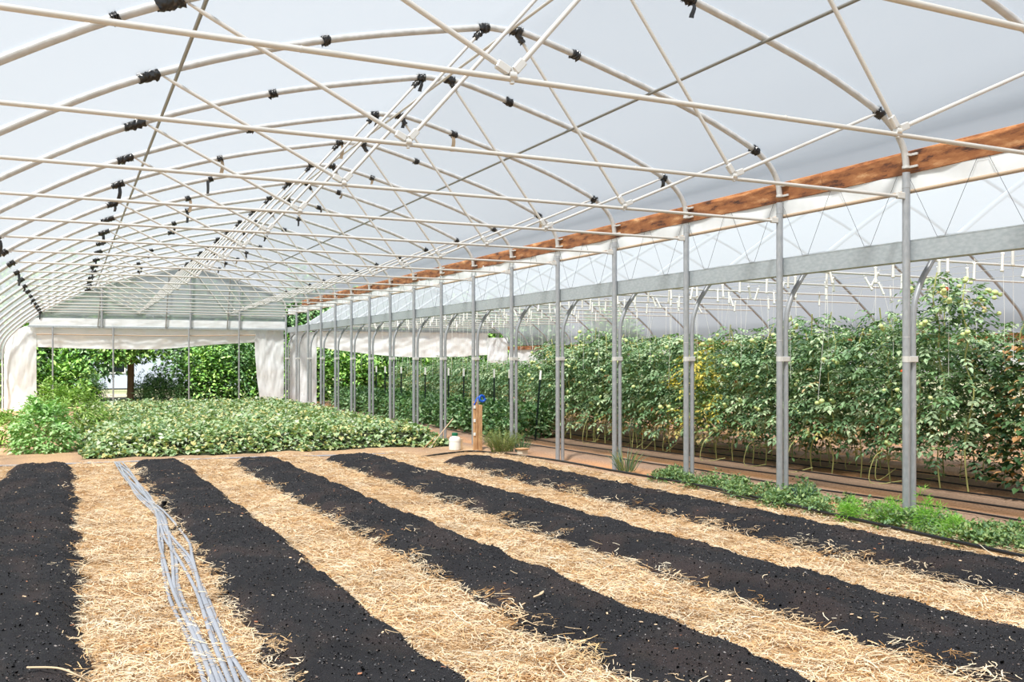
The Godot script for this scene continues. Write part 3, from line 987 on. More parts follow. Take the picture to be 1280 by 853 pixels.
	for k in PATHS.size():
		var w: Array = PATHS[k]
		var zend := 16.6 if k < 5 else 15.5
		var st := thing("straw_mulch", "golden straw mulch spread " + pn[k], "straw", Vector3((w[0] + w[1]) / 2, ground((w[0] + w[1]) / 2, 8.0), -8.0), "straw paths")
		st.set_meta("kind", "stuff")
		var off := -st.position
		q = MB.new()
		pts = PackedVector3Array(); cols = PackedColorArray()
		var na := 22
		var nb := 240
		for a in na:
			var x: float = lerpf(w[0] - 0.14, w[1] + 0.14, float(a) / (na - 1))
			var rim := minf(a, na - 1 - a) / 3.0
			for c in nb:
				var z: float = 1.2 + (zend - 1.2) * c / (nb - 1)
				var y := ground(x, z) + straw_rise(x, z) - 0.03 * (1.0 - minf(1.0, rim))
				pts.append(Vector3(x, y, -z) + off)
				cols.append(lin(240, 206, 160).lerp(lin(200, 156, 110), clampf(0.3 + noise.get_noise_2d(x * 110.0, z * 110.0 + 60.0) * 1.3, 0.0, 1.0)))
		q.grid(na, nb, pts, cols)
		part(st, "mat", q.mesh(), M.straw_bed).set_meta("kind", "stuff")
		var xfs := [[], [], [], []]
		var cc := [PackedColorArray(), PackedColorArray(), PackedColorArray(), PackedColorArray()]
		var z := 2.4
		while z < zend:
			var d := depth_of((w[0] + w[1]) / 2, z)
			var dens := 300.0 if d < 7.0 else (190.0 if d < 10.0 else 100.0)
			var dz := 0.2
			var cnt := int(dens * dz * (w[1] - w[0] + 0.2))
			for s in cnt:
				var x: float = rng.randf_range(w[0] - 0.11, w[1] + 0.11)
				var edge := minf(x - w[0], w[1] - x)
				if edge < 0.0 and rng.randf() < -edge * 11.0: continue
				var zz := z + rng.randf() * dz
				if zz > zend - 0.5 and rng.randf() < 0.5: continue
				var y := surface(x, zz)
				var v := rng.randi() % 4
				var sc := rng.randf_range(0.7, 1.15)
				xfs[v].append(Transform3D(Basis.from_euler(Vector3(rng.randf_range(-0.12, 0.12), rng.randf() * TAU, rng.randf_range(-0.12, 0.12))).scaled(Vector3(sc, sc * rng.randf_range(0.6, 1.5), sc)), Vector3(x, y - 0.006, -zz) + off))
				cc[v].append(straw_colour())
			z += dz
		for v in 4: scatter(st, "strands", tufts[v], M.straw, xfs[v], cc[v])
	# loose wisps that have blown over the bed margins and the end strip
	var lx := [[], [], []]
	var lc := [PackedColorArray(), PackedColorArray(), PackedColorArray()]
	for s in 2600:
		var z := 2.5 + 14.5 * pow(rng.randf(), 1.3)
		var x := rng.randf_range(-1.2, 7.0)
		var k := 0
		var near := 9.0
		for j in 5:
			var e := absf(absf(x - BEDS[j][0]) - BEDS[j][1])
			if e < near: near = e; k = j
		if rng.randf() < minf(0.93, near * 4.5) and z < 15.5: continue
		var v := rng.randi() % 3
		var sc := rng.randf_range(0.7, 1.3)
		lx[v].append(Transform3D(Basis.from_euler(Vector3(rng.randf_range(-0.2, 0.2), rng.randf() * TAU, rng.randf_range(-0.2, 0.2))).scaled(Vector3.ONE * sc), Vector3(x, surface(x, z) + 0.004, -z)))
		lc[v].append(straw_colour())
	var wisps := Node3D.new()
	wisps.name = "straw_wisps"
	add_child(wisps)
	wisps.position = Vector3(3, 0, -8)
	wisps.set_meta("kind", "stuff")
	tag(wisps, "loose straw wisps strewn over the margins of the compost beds", "straw")
	for v in 3:
		for k in lx[v].size(): lx[v][k].origin -= wisps.position
		scatter(wisps, "strands", loose[v], M.straw, lx[v], lc[v])
	# a few tall tufts where the straw was forked up
	var tuft := strands(60, 0.22, 333, 0.12)
	var tc := [[2.33, 4.15, "forked-up straw tuft at the front left of the third bed"], [2.05, 12.4, "small straw tuft poking up by the third bed far end"], [5.45, 9.8, "pale straw tuft heaped beside the rightmost compost bed"]]
	for s in tc:
		var o := thing("straw_tuft", s[2], "straw", Vector3(s[0], surface(s[0], s[1]) - 0.01, -s[1]), "straw tufts")
		o.set_meta("kind", "stuff")
		scatter(o, "strands", tuft, M.straw, [Transform3D(), Transform3D(Basis(Vector3.UP, 1.3), Vector3(0.05, 0.01, 0.04))], PackedColorArray([lin(246, 222, 178), lin(230, 195, 140)]))

func hose(called: String, pts: Array, r: float, m: Material, label: String, cat: String, group := "", ry := -1.0) -> MeshInstance3D:
	var q := MB.new()
	q.tube(smooth_path(pts, 5), r, 8, ry)
	return single(called, q, m, label, cat, group)

func build_hoses() -> void:
	# bundle of drip tapes on the straw
	var key := [[16.2, 0.72], [14.6, 0.76], [12.0, 0.80], [10.2, 0.84], [8.6, 0.80], [7.6, 0.77], [6.4, 0.71], [5.2, 0.68], [4.2, 0.66], [2.6, 0.62]]
	for k in 10:
		var pts := []
		var ph := rng.randf() * TAU
		for s in key.size():
			var z: float = key[s][0] + rng.randf_range(-0.1, 0.1)
			var spread := 0.03 + 0.062 * clampf((15.0 - z) / 9.0, 0.0, 1.0)
			var x: float = key[s][1] + (k / 9.0 - 0.5) * 2.0 * spread + 0.045 * sin(ph + z * 0.9) * clampf((z - 4.0) * 0.4, 0.1, 1.0) + rng.randf_range(-0.012, 0.012)
			pts.append(Vector3(x, maxf(surface(x, z), ground(x, z) + 0.04) + 0.012 + (0.015 if k % 2 else 0.0) + rng.randf_range(0.0, 0.01), -z))
		hose("drip_tape", pts, 0.0125, M.drip_grey, "flat grey drip tape on the straw path, %s from the left in its bundle" % nth(k), "drip tape", "bundled grey drip tapes", 0.006)
	var j := MB.new()
	j.box(Vector3(-0.03, 0, -0.012), Vector3(0.03, 0.07, 0.012), Transform3D(Basis(Vector3.UP, 0.6), Vector3(0.93, surface(0.93, 10.6) + 0.02, -10.6)), 0.004)
	single("tape_end_clip", j, M.hose_black, "black clip sticking up from the grey drip tape bundle", "clip")
	hose("header_hose", [Vector3(-1.2, ground(-1, 17) + 0.03, -16.9), Vector3(0.6, ground(0.6, 16.8) + 0.03, -16.75), Vector3(2.6, ground(2.6, 16.8) + 0.03, -16.7), Vector3(4.2, ground(4.2, 16.5) + 0.03, -16.45), Vector3(5.4, ground(5.4, 16) + 0.03, -16.3)], 0.014, M.drip_grey, "grey hose lying across the far ends of the beds", "hose")
	hose("feeder_hose", [Vector3(5.6, ground(5.6, 15.5) + 0.03, -15.5), Vector3(6.3, ground(6.3, 15.9) + 0.04, -15.9), Vector3(6.9, ground(6.9, 16.3) + 0.03, -16.2), Vector3(7.2, ground(7.2, 15.4) + 0.03, -15.4), Vector3(7.15, ground(7.1, 13.5) + 0.085, -13.5), Vector3(7.16, ground(7.1, 11.5) + 0.085, -11.5), Vector3(7.2, ground(7.2, 9.6) + 0.085, -9.6), Vector3(7.02, ground(7, 8.0) + 0.09, -8.0), Vector3(6.82, ground(6.8, 6.4) + 0.095, -6.4), Vector3(6.66, ground(6.6, 5.0) + 0.095, -5.0), Vector3(6.5, ground(6.5, 3.0) + 0.095, -3.0)], 0.017, M.hose_black, "black feeder hose running along the straw beside the gutter posts", "hose")
	hose("feeder_hose", [Vector3(7.1, ground(7.1, 9.5) + 0.085, -9.5), Vector3(6.93, ground(6.9, 8.4) + 0.09, -8.4), Vector3(6.98, ground(7, 7.6) + 0.09, -7.7)], 0.009, M.hose_black, "short black hose end branching off on the straw", "hose")
	var xs := [8.35, 9.05, 9.7, 10.35, 11.1]
	for k in xs.size():
		var pts := []
		var z := 3.5
		while z < 34.0:
			var x: float = xs[k] + 0.06 * noise.get_noise_2d(z * 30.0, k * 90.0) * 2.0
			pts.append(Vector3(x, ground(x, z) + 0.075, -z))
			z += 1.1
		hose("drip_line", pts, 0.011, M.hose_black, "black drip line on the tomato house soil, %s from the gutter posts" % nth(k), "drip line", "drip lines of the tomato house")

# ------------------------------------------------------------------ plants
func rdir(r: RandomNumberGenerator, lo := -0.4, hi := 0.6) -> Vector3:
	var a := r.randf() * TAU
	var e := r.randf_range(lo, hi)
	return Vector3(cos(a) * cos(e), sin(e), sin(a) * cos(e))

func pick(r: RandomNumberGenerator, cols: Array) -> Color:
	var c: Color = cols[r.randi() % cols.size()]
	var s := r.randf_range(0.85, 1.15)
	return Color(c.r * s, c.g * s, c.b * s)

# loose round bush: leaves on the shells of several lobes
func bush(seed_: int, rad: Vector3, lobes: int, leaves: int, l: float, w: float, cols: Array, heart := false, flat := 0.0) -> MB:
	var q := MB.new()
	var r := RandomNumberGenerator.new()
	r.seed = seed_
	var ctrs := []
	for k in lobes:
		var d := rdir(r, -0.3, 1.3)
		var f := pow(r.randf(), 0.5) * 0.75
		ctrs.append([Vector3(d.x * rad.x, maxf(0.15, d.y * 0.9) * rad.y, d.z * rad.z) * f + Vector3(0, rad.y * 0.18, 0), r.randf_range(0.28, 0.48)])
	for k in leaves:
		var cc: Array = ctrs[r.randi() % lobes]
		var d := rdir(r, -0.7, 1.5)
		var o: Vector3 = cc[0] + Vector3(d.x * rad.x, d.y * rad.y, d.z * rad.z) * cc[1] * r.randf_range(0.75, 1.05)
		if o.y < 0.01: o.y = 0.01 + r.randf() * 0.05 * rad.y
		var out := (d + rdir(r, -0.8, 0.5) * 0.9).normalized()
		var up := (Vector3.UP * (0.7 + flat) + d * 0.6 + rdir(r, -0.5, 0.5) * 0.4).normalized()
		up = (up - out * up.dot(out)).normalized()
		var s := r.randf_range(0.7, 1.25)
		if heart: q.leaf6(o, out, up, l * s, w * s, pick(r, cols))
		else: q.leaf2(o, out, up, l * s, w * s, pick(r, cols))
	return q

# close round mound: leaves shingled over an uneven dome
func mound(seed_: int, rad: Vector3, leaves: int, l: float, w: float, cols: Array) -> MB:
	var q := MB.new()
	var r := RandomNumberGenerator.new()
	r.seed = seed_
	for k in leaves:
		var d := rdir(r, -0.1, 1.45)
		var lump := 1.0 + 0.22 * noise.get_noise_3d(d.x * 90.0 + seed_, d.y * 90.0, d.z * 90.0) * 2.0
		var o := Vector3(d.x * rad.x, maxf(0.02, d.y * 0.85 + 0.12) * rad.y, d.z * rad.z) * lump * r.randf_range(0.80, 1.03)
		var out := (d * 0.9 + rdir(r, -0.9, 0.5) * 0.8 - Vector3(0, 0.25, 0)).normalized()
		var up := (Vector3.UP * 0.8 + d * 0.7 + rdir(r, -0.5, 0.5) * 0.4).normalized()
		up = (up - out * up.dot(out)).normalized()
		var s := r.randf_range(0.7, 1.25)
		q.leaf2(o, out, up, l * s, w * s, pick(r, cols))
	return q

func compound_leaf(q: MB, r: RandomNumberGenerator, b: Vector3, out: Vector3, l: float, col: Color) -> void:
	var prev := b
	var droop := r.randf_range(0.2, 0.9)
	var side := out.cross(Vector3.UP).normalized()
	for s in 4:
		var t := (s + 1) / 4.0
		var pt := b + out * l * t - Vector3(0, droop * l * t * t * 0.7, 0)
		var fwd := (pt - prev).normalized()
		var up := side.cross(fwd).normalized()
		if up.y < 0.0: up = -up
		var ll := r.randf_range(0.055, 0.095)
		if s < 3:
			for sg in [-1.0, 1.0]:
				var d: Vector3 = (side * sg + fwd * 0.55 - Vector3(0, r.randf_range(0.0, 0.7), 0)).normalized()
				q.leaf2(pt, d, (up + rdir(r) * 0.4).normalized(), ll, ll * 0.5, col)
		else:
			q.leaf2(pt, (fwd + rdir(r) * 0.2).normalized(), up, ll * 1.2, ll * 0.65, col)
		prev = pt

func tomato_variant(seed_: int, h: float, n: int, low: float, greens: Array, dry := 0.02) -> Dictionary:
	var r := RandomNumberGenerator.new()
	r.seed = seed_
	var st := MB.new()
	var fol := MB.new()
	var main := []
	for k in 9:
		var t := k / 8.0
		main.append(Vector3(r.randf_range(-0.06, 0.06) * minf(1.0, t * 4), t * h, r.randf_range(-0.06, 0.06) * minf(1.0, t * 4)))
	var path := smooth_path(main, 3)
	st.tube(path, 0.009, 6)
	# bare lower vines that loop down to the soil on the camera's side
	for k in r.randi_range(0, 2):
		var x := -r.randf_range(0.1, 0.5)
		var z := r.randf_range(-0.3, 0.3)
		var vine := smooth_path([Vector3(0, r.randf_range(0.7, 1.2), 0), Vector3(x * 0.7, r.randf_range(0.5, 0.8), z * 0.4), Vector3(x, r.randf_range(0.2, 0.4), z * 0.8), Vector3(x * r.randf_range(0.6, 1.2), 0.03, z), Vector3(x * 0.4, r.randf_range(0.02, 0.2), z + r.randf_range(-0.3, 0.3))], 4)
		st.tube(vine, 0.0055, 5)
	for k in st.c.size(): st.c[k] = lin(176, 178, 112)
	var fruit := []
	for k in n:
		var y := lerpf(low, h, pow(r.randf(), 0.85))
		var a := r.randf() * TAU
		var spread := 0.30 * sqrt(r.randf()) * (1.0 - 0.55 * smoothstep(h * 0.8, h, y))
		var b := path[int(clampf(y / h, 0, 0.999) * (path.size() - 1))] + Vector3(cos(a) * spread, r.randf_range(-0.04, 0.04), sin(a) * spread)
		var out := Vector3(cos(a) + r.randf_range(-0.6, 0.6), r.randf_range(-0.25, 0.45), sin(a) + r.randf_range(-0.6, 0.6)).normalized()
		var col := pick(r, greens)
		if r.randf() < dry or (y < low + 0.25 and r.randf() < 0.3): col = [lin(206, 194, 120), lin(196, 172, 124), lin(172, 146, 104)][r.randi() % 3]
		compound_leaf(fol, r, b, out, r.randf_range(0.14, 0.28), col)
		if k % 14 == 0:
			fruit.append(b + out * 0.24 - Vector3(0, 0.04, 0))
			if r.randf() < 0.5: fruit.append(b + out * 0.24 + Vector3(0.03, -0.07, r.randf_range(-0.06, 0.06)))
	return {"stem": st.mesh(), "leaves": fol.mesh(), "fruit": fruit}

func gap_label(x: float, z: float) -> String:
	# where a plant stands, told by the gutter post that it shows beside
	var s := screen_x(x, z)
	for k in range(1, 18):
		if screen_x(POST_X, Z0 + BAY * k) < s:
			return "right of the %s gutter post from right" % nth(k - 1)
	return "near the far end"

func build_tomatoes() -> void:
	var greens := [lin(88, 122, 80), lin(112, 148, 98), lin(134, 168, 120), lin(166, 192, 152), lin(68, 100, 68), lin(120, 154, 114), lin(188, 206, 166)]
	var kinds := [tomato_variant(901, 2.15, 190, 0.42, greens), tomato_variant(902, 2.35, 200, 0.28, greens), tomato_variant(903, 2.05, 190, 0.6, greens), tomato_variant(904, 2.2, 190, 0.35, greens, 0.07)]
	var tall := tomato_variant(905, 2.85, 190, 0.5, greens)
	var yellow := tomato_variant(906, 2.0, 130, 0.5, [lin(214, 200, 84), lin(186, 188, 92), lin(226, 210, 110), lin(128, 156, 92), lin(104, 138, 84), lin(112, 146, 96), lin(136, 166, 112)], 0.1)
	var low := [tomato_variant(907, 1.75, 130, 0.3, greens), tomato_variant(908, 1.65, 130, 0.3, greens)]
	var ball := MB.new()
	ball.ball(Vector3.ZERO, Vector3(0.034, 0.030, 0.034), 10, 7)
	var ball_mesh := ball.mesh()
	var rows := [[9.98, 7.95, 19.6, 0.46, "front"], [11.0, 8.6, 33.0, 0.55, "second"], [12.2, 8.2, 33.0, 0.75, "third"]]
	var counts := {}
	for w in rows:
		var z: float = w[1]
		var k := 0
		while z < w[2]:
			var x: float = w[0] + rng.randf_range(-0.1, 0.1)
			var kind: Dictionary = kinds[rng.randi() % 4]
			if z > 21.0: kind = low[rng.randi() % 2]
			var look := "leafy tomato vine"
			var s := screen_x(x, z)
			if w[4] == "front" and s > 1165 and s < 1215: kind = tall; look = "tallest tomato vine"
			elif w[4] == "front" and s > 868 and s < 905: kind = yellow; look = "yellowing tomato vine"
			var where := gap_label(x, z)
			var key: String = str(w[4]) + where + look
			counts[key] = int(counts.get(key, 0)) + 1
			var lab := "%s, %s row, just %s" % [look, w[4], where]
			if counts[key] > 1: lab = "%s, %s row, %s one %s" % [look, w[4], nth(counts[key] - 1), where]
			var t := thing("tomato_plant", lab, "tomato plant", Vector3(x, ground(x, z) + 0.03, -z), "tomato vines in the %s row" % w[4])
			t.rotation.y = rng.randf_range(-0.9, 0.9)
			var hs := rng.randf_range(0.9, 1.06)
			var bs := Transform3D(Basis.from_scale(Vector3(1.1, hs, 1.1)))
			part(t, "stem", kind.stem, M.stem, bs)
			part(t, "foliage", kind.leaves, M.leaf, bs).set_meta("kind", "stuff")
			if w[4] == "front":
				for f in kind.fruit:
					var p: Vector3 = bs * f
					var red := rng.randf() < 0.02
					var fr := part(t, "tomato", ball_mesh, M.tomato_red if red else M.tomato_green, Transform3D(Basis.from_scale(Vector3.ONE * rng.randf_range(0.7, 1.25)), p))
					if red: fr.set_meta("label", "ripe orange red tomato")
			z += w[3] * rng.randf_range(0.85, 1.15)
			k += 1
	# climbing bean at the right edge, with dried leaves
	var darks := [lin(44, 76, 42), lin(58, 92, 52), lin(74, 108, 62), lin(36, 62, 38), lin(92, 124, 80)]
	var spots := [[10.1, 7.2, "dark broad-leaved bean vine at the right edge of the picture"], [10.65, 8.0, "dark broad-leaved bean vine next to the tallest tomato"], [10.0, 6.5, "dark bean vine just past the right frame edge"]]
	for k in 3:
		var s: Array = spots[k]
		var t := thing("bean_plant", s[2], "bean plant", Vector3(s[0], ground(s[0], s[1]), -s[1]), "bean vines")
		var f := MB.new()
		var r := RandomNumberGenerator.new()
		r.seed = 1200 + k
		for n in 620:
			var y := r.randf_range(0.15, 1.85)
			var a := r.randf() * TAU
			var rr := 0.38 * sqrt(r.randf())
			var d := Vector3(cos(a), r.randf_range(-0.6, 0.1), sin(a)).normalized()
			var col := pick(r, darks)
			if r.randf() < 0.14: col = [lin(198, 150, 100), lin(210, 172, 118)][r.randi() % 2]
			f.leaf6(Vector3(cos(a) * rr, y, sin(a) * rr * 1.3), d, (Vector3.UP + d * 0.5).normalized(), r.randf_range(0.07, 0.12), r.randf_range(0.06, 0.10), col)
		var st := MB.new()
		st.tube(smooth_path([Vector3(0, 0, 0), Vector3(0.05, 0.6, 0.04), Vector3(-0.04, 1.2, 0), Vector3(0, 1.8, 0.03)], 4), 0.008, 6)
		for n in st.c.size(): st.c[n] = lin(150, 140, 90)
		part(t, "foliage", f.mesh(), M.leaf).set_meta("kind", "stuff")
		part(t, "stem", st.mesh(), M.stem)
	# trellis wires, strings and bobbins
	var bob := MB.new()
	bob.lathe([Vector2(0.001, 0), Vector2(0.022, 0.0), Vector2(0.022, 0.02), Vector2(0.017, 0.03), Vector2(0.017, 0.20), Vector2(0.022, 0.21), Vector2(0.022, 0.23), Vector2(0.001, 0.23)], Vector3(0, -0.25, 0), 8)
	bob.tube(PackedVector3Array([Vector3(0, -0.02, 0), Vector3(0.01, 0.015, 0), Vector3(0, 0.03, 0), Vector3(-0.01, 0.015, 0)]), 0.003, 5)
	var bob_mesh := bob.mesh()
	var wires := [9.6, 10.1, 10.8, 11.3, 12.2, 13.4]
	for k in wires.size():
		var q := MB.new()
		q.tube(PackedVector3Array([Vector3(wires[k], 2.82, -2.0), Vector3(wires[k], 2.815, -18.0), Vector3(wires[k], 2.82, -35.9)]), 0.004, 6)
		single("trellis_wire", q, M.chord_paint, "thin trellis wire over the tomato rows, %s from the gutter" % nth(k), "wire", "trellis wires")
		var z := 5.0 + rng.randf()
		var sk := -1
		while z < 33.0:
			sk += 1
			var lean := Vector3(rng.randf_range(-0.25, 0.25), 0, rng.randf_range(-0.3, 0.3))
			if rng.randf() < 0.6: lean *= 0.15
			var len_ := rng.randf_range(1.3, 1.9)
			var t := thing("trellis_string", "white trellis string with bobbin on the %s overhead wire, %s from the camera" % [nth(k), nth(sk)], "string", Vector3(wires[k], 2.815, -z), "trellis strings over the tomatoes")
			part(t, "bobbin", bob_mesh, M.white_plastic, Transform3D(Basis.from_euler(Vector3(lean.z * 1.5, 0, -lean.x * 1.5)), Vector3.ZERO))
			q = MB.new()
			var e := Vector3(lean.x, -len_, lean.z)
			q.tube(PackedVector3Array([Vector3(lean.x * 0.1, -0.19, lean.z * 0.1), e * 0.5 + Vector3(0.01, 0, 0), e]), 0.0024, 4)
			part(t, "string", q.mesh(), M.string_white)
			z += rng.randf_range(0.55, 1.15) * (1.0 if k < 4 else 1.6)

func build_crops() -> void:
	# sweet potato patch: leaves over a low mound
	var patch := thing("sweet_potato_patch", "dense ground cover of pale green sweet potato leaves before the doorway", "ground cover", Vector3(3.6, ground(3.6, 24), -24.0))
	patch.set_meta("kind", "stuff")
	var q := MB.new()
	var pts := PackedVector3Array()
	var cols := PackedColorArray()
	var rise := func(x: float, z: float) -> float:
		var e := minf(minf(smoothstep(0.05, 0.8, x + 0.15 * noise.get_noise_1d(z * 40.0)), 1.0 - smoothstep(6.5, 7.35, x)), smoothstep(17.75, 18.7, z + 0.5 * noise.get_noise_1d(x * 50.0) + 0.12 * (6.0 - x) * 0.0))
		return e * (0.42 + 0.14 * noise.get_noise_2d(x * 60.0, z * 60.0) + 0.06 * noise2.get_noise_2d(x * 120.0, z * 120.0))
	for a in 50:
		for b in 90:
			var x := -0.1 + 7.5 * a / 49.0
			var z := 17.6 + 15.4 * b / 89.0
			var h: float = rise.call(x, z)
			pts.append(Vector3(x, ground(x, z) + h * 0.72 - 0.03, -z) - patch.position)
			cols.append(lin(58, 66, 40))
	q.grid(50, 90, pts, cols)
	part(patch, "vines", q.mesh(), M.soil).set_meta("kind", "stuff")
	var lf := MB.new()
	lf.leaf6(Vector3.ZERO, Vector3(0, 0, 1), Vector3.UP, 1.0, 0.95, Color.WHITE)
	var lmesh := lf.mesh()
	var greens := [lin(140, 174, 116), lin(168, 194, 142), lin(118, 152, 94), lin(190, 208, 162), lin(98, 130, 82), lin(206, 214, 152), lin(156, 184, 138), lin(214, 204, 140), lin(204, 216, 190)]
	var xfs := []
	var cc := PackedColorArray()
	for k in 32000:
		var x := rng.randf_range(0.0, 7.3)
		var z := 17.7 + 15.0 * pow(rng.randf(), 1.45)
		var h: float = rise.call(x, z)
		if h < 0.05: continue
		var y := ground(x, z) + h * rng.randf_range(0.55, 1.08)
		var eul := Vector3(rng.randf_range(-0.3, 0.9), rng.randf() * TAU, rng.randf_range(-0.5, 0.5))
		var s := rng.randf_range(0.05, 0.105)
		xfs.append(Transform3D(Basis.from_euler(eul).scaled(Vector3.ONE * s), Vector3(x, y, -z) - patch.position))
		cc.append(pick(rng, greens))
	scatter(patch, "leaves", lmesh, M.leaf, xfs, cc)
	# herb bushes at the left
	var bright := [lin(172, 214, 142), lin(150, 198, 118), lin(190, 226, 164), lin(122, 174, 92), lin(206, 234, 182)]
	var lime := [lin(164, 198, 104), lin(144, 182, 88), lin(186, 212, 126), lin(118, 158, 72)]
	var hb := [
		[-0.42, 20.0, Vector3(0.56, 0.98, 0.62), 2600, 0.10, 0.06, bright, "bright green basil bush at the left before the far doorway"],
		[-0.05, 23.3, Vector3(0.92, 1.22, 0.9), 3600, 0.11, 0.04, lime, "large feathery lime green bush behind the basil"],
		[-1.25, 22.0, Vector3(0.5, 0.72, 0.7), 1700, 0.10, 0.04, lime, "low olive green bush left of the basil"],
		[-1.55, 19.0, Vector3(0.3, 0.5, 0.45), 700, 0.09, 0.045, [lin(90, 120, 66), lin(70, 100, 56), lin(120, 140, 80)], "small dull green plant at the left picture edge"]]
	for k in hb.size():
		var s: Array = hb[k]
		var t := thing("herb_bush", s[7], "bush", Vector3(s[0], ground(s[0], s[1]) - 0.02, -s[1]), "herb bushes")
		part(t, "foliage", mound(1300 + k, s[2], s[3], s[4], s[5], s[6]).mesh(), M.leaf).set_meta("kind", "stuff")
		var st := MB.new()
		for n in 5:
			var a := TAU * n / 5.0
			st.tube(PackedVector3Array([Vector3(0, 0, 0), Vector3(cos(a) * s[2].x * 0.25, s[2].y * 0.4, sin(a) * s[2].z * 0.25)]), 0.01, 5)
		for n in st.c.size(): st.c[n] = lin(120, 120, 70)
		part(t, "stems", st.mesh(), M.stem)
	# peppers in the tomato house
	var pep := [lin(78, 120, 70), lin(104, 148, 88), lin(62, 100, 58), lin(134, 170, 118), lin(162, 192, 148)]
	var pm := [bush(1401, Vector3(0.46, 0.72, 0.5), 16, 520, 0.12, 0.065, pep), bush(1402, Vector3(0.44, 0.78, 0.5), 15, 520, 0.12, 0.065, pep), bush(1403, Vector3(0.5, 0.66, 0.5), 17, 520, 0.11, 0.06, pep)]
	var pmm := []
	for b in pm: pmm.append(b.mesh())
	var stem := MB.new()
	stem.tube(PackedVector3Array([Vector3(0, 0, 0), Vector3(0.02, 0.3, 0), Vector3(0, 0.55, 0.02)]), 0.012, 6)
	for n in stem.c.size(): stem.c[n] = lin(110, 120, 66)
	var stem_mesh := stem.mesh()
	var z := 18.4
	var k2 := 0
	while z < 33.0:
		for x0 in [8.75, 9.55]:
			var x: float = x0 + rng.randf_range(-0.08, 0.08)
			var t := thing("pepper_plant", "glossy dark green pepper bush, %s along the %s low row" % [nth(k2), "near" if x0 < 9.0 else "farther"], "pepper plant", Vector3(x, ground(x, z), -z), "pepper bushes")
			t.rotation.y = rng.randf() * TAU
			part(t, "foliage", pmm[rng.randi() % 3], M.leaf).set_meta("kind", "stuff")
			part(t, "stem", stem_mesh, M.stem)
		z += 0.72
		k2 += 1
	# t-posts with white tips
	var tp := MB.new()
	tp.box(Vector3(-0.022, -0.1, -0.004), Vector3(0.022, 1.36, 0.004), Transform3D(), 0.001)
	tp.box(Vector3(-0.004, -0.1, 0.0), Vector3(0.004, 1.36, 0.035), Transform3D(), 0.001)
	for s in 12: tp.box(Vector3(-0.012, 0.15 + s * 0.1, -0.010), Vector3(0.012, 0.17 + s * 0.1, -0.004))
	var tip := MB.new()
	tip.box(Vector3(-0.0235, 1.36, -0.0055), Vector3(0.0235, 1.56, 0.0055), Transform3D(), 0.001)
	tip.box(Vector3(-0.0055, 1.36, 0.0), Vector3(0.0055, 1.56, 0.0365), Transform3D(), 0.001)
	var tpm := tp.mesh()
	var tipm := tip.mesh()
	var px := [669.0, 636.0, 617.0, 579.0, 560.0, 531.0, 501.0, 481.0, 470.0]
	for k in px.size():
		var x := 9.15
		var d: float = x * FOCAL / cos(YAW) / (px[k] - 85.0)
		var zz: float = (d - sin(YAW) * x) / cos(YAW)
		var t := thing("t_post", ("leaning dark green t-post with white tip, nearest of its row" if k == 0 else "upright dark green t-post with white tip, %s from the nearest" % nth(k)), "stake", Vector3(x, ground(x, zz) - 0.02, -zz), "t-posts with white tips")
		t.rotation = Vector3(0, 1.1, 0)
		if k == 0: t.rotation = Vector3(0, 0, -0.09)
		part(t, "steel_post", tpm, M.t_post_green)
		part(t, "white_tip", tipm, M.white_plastic)

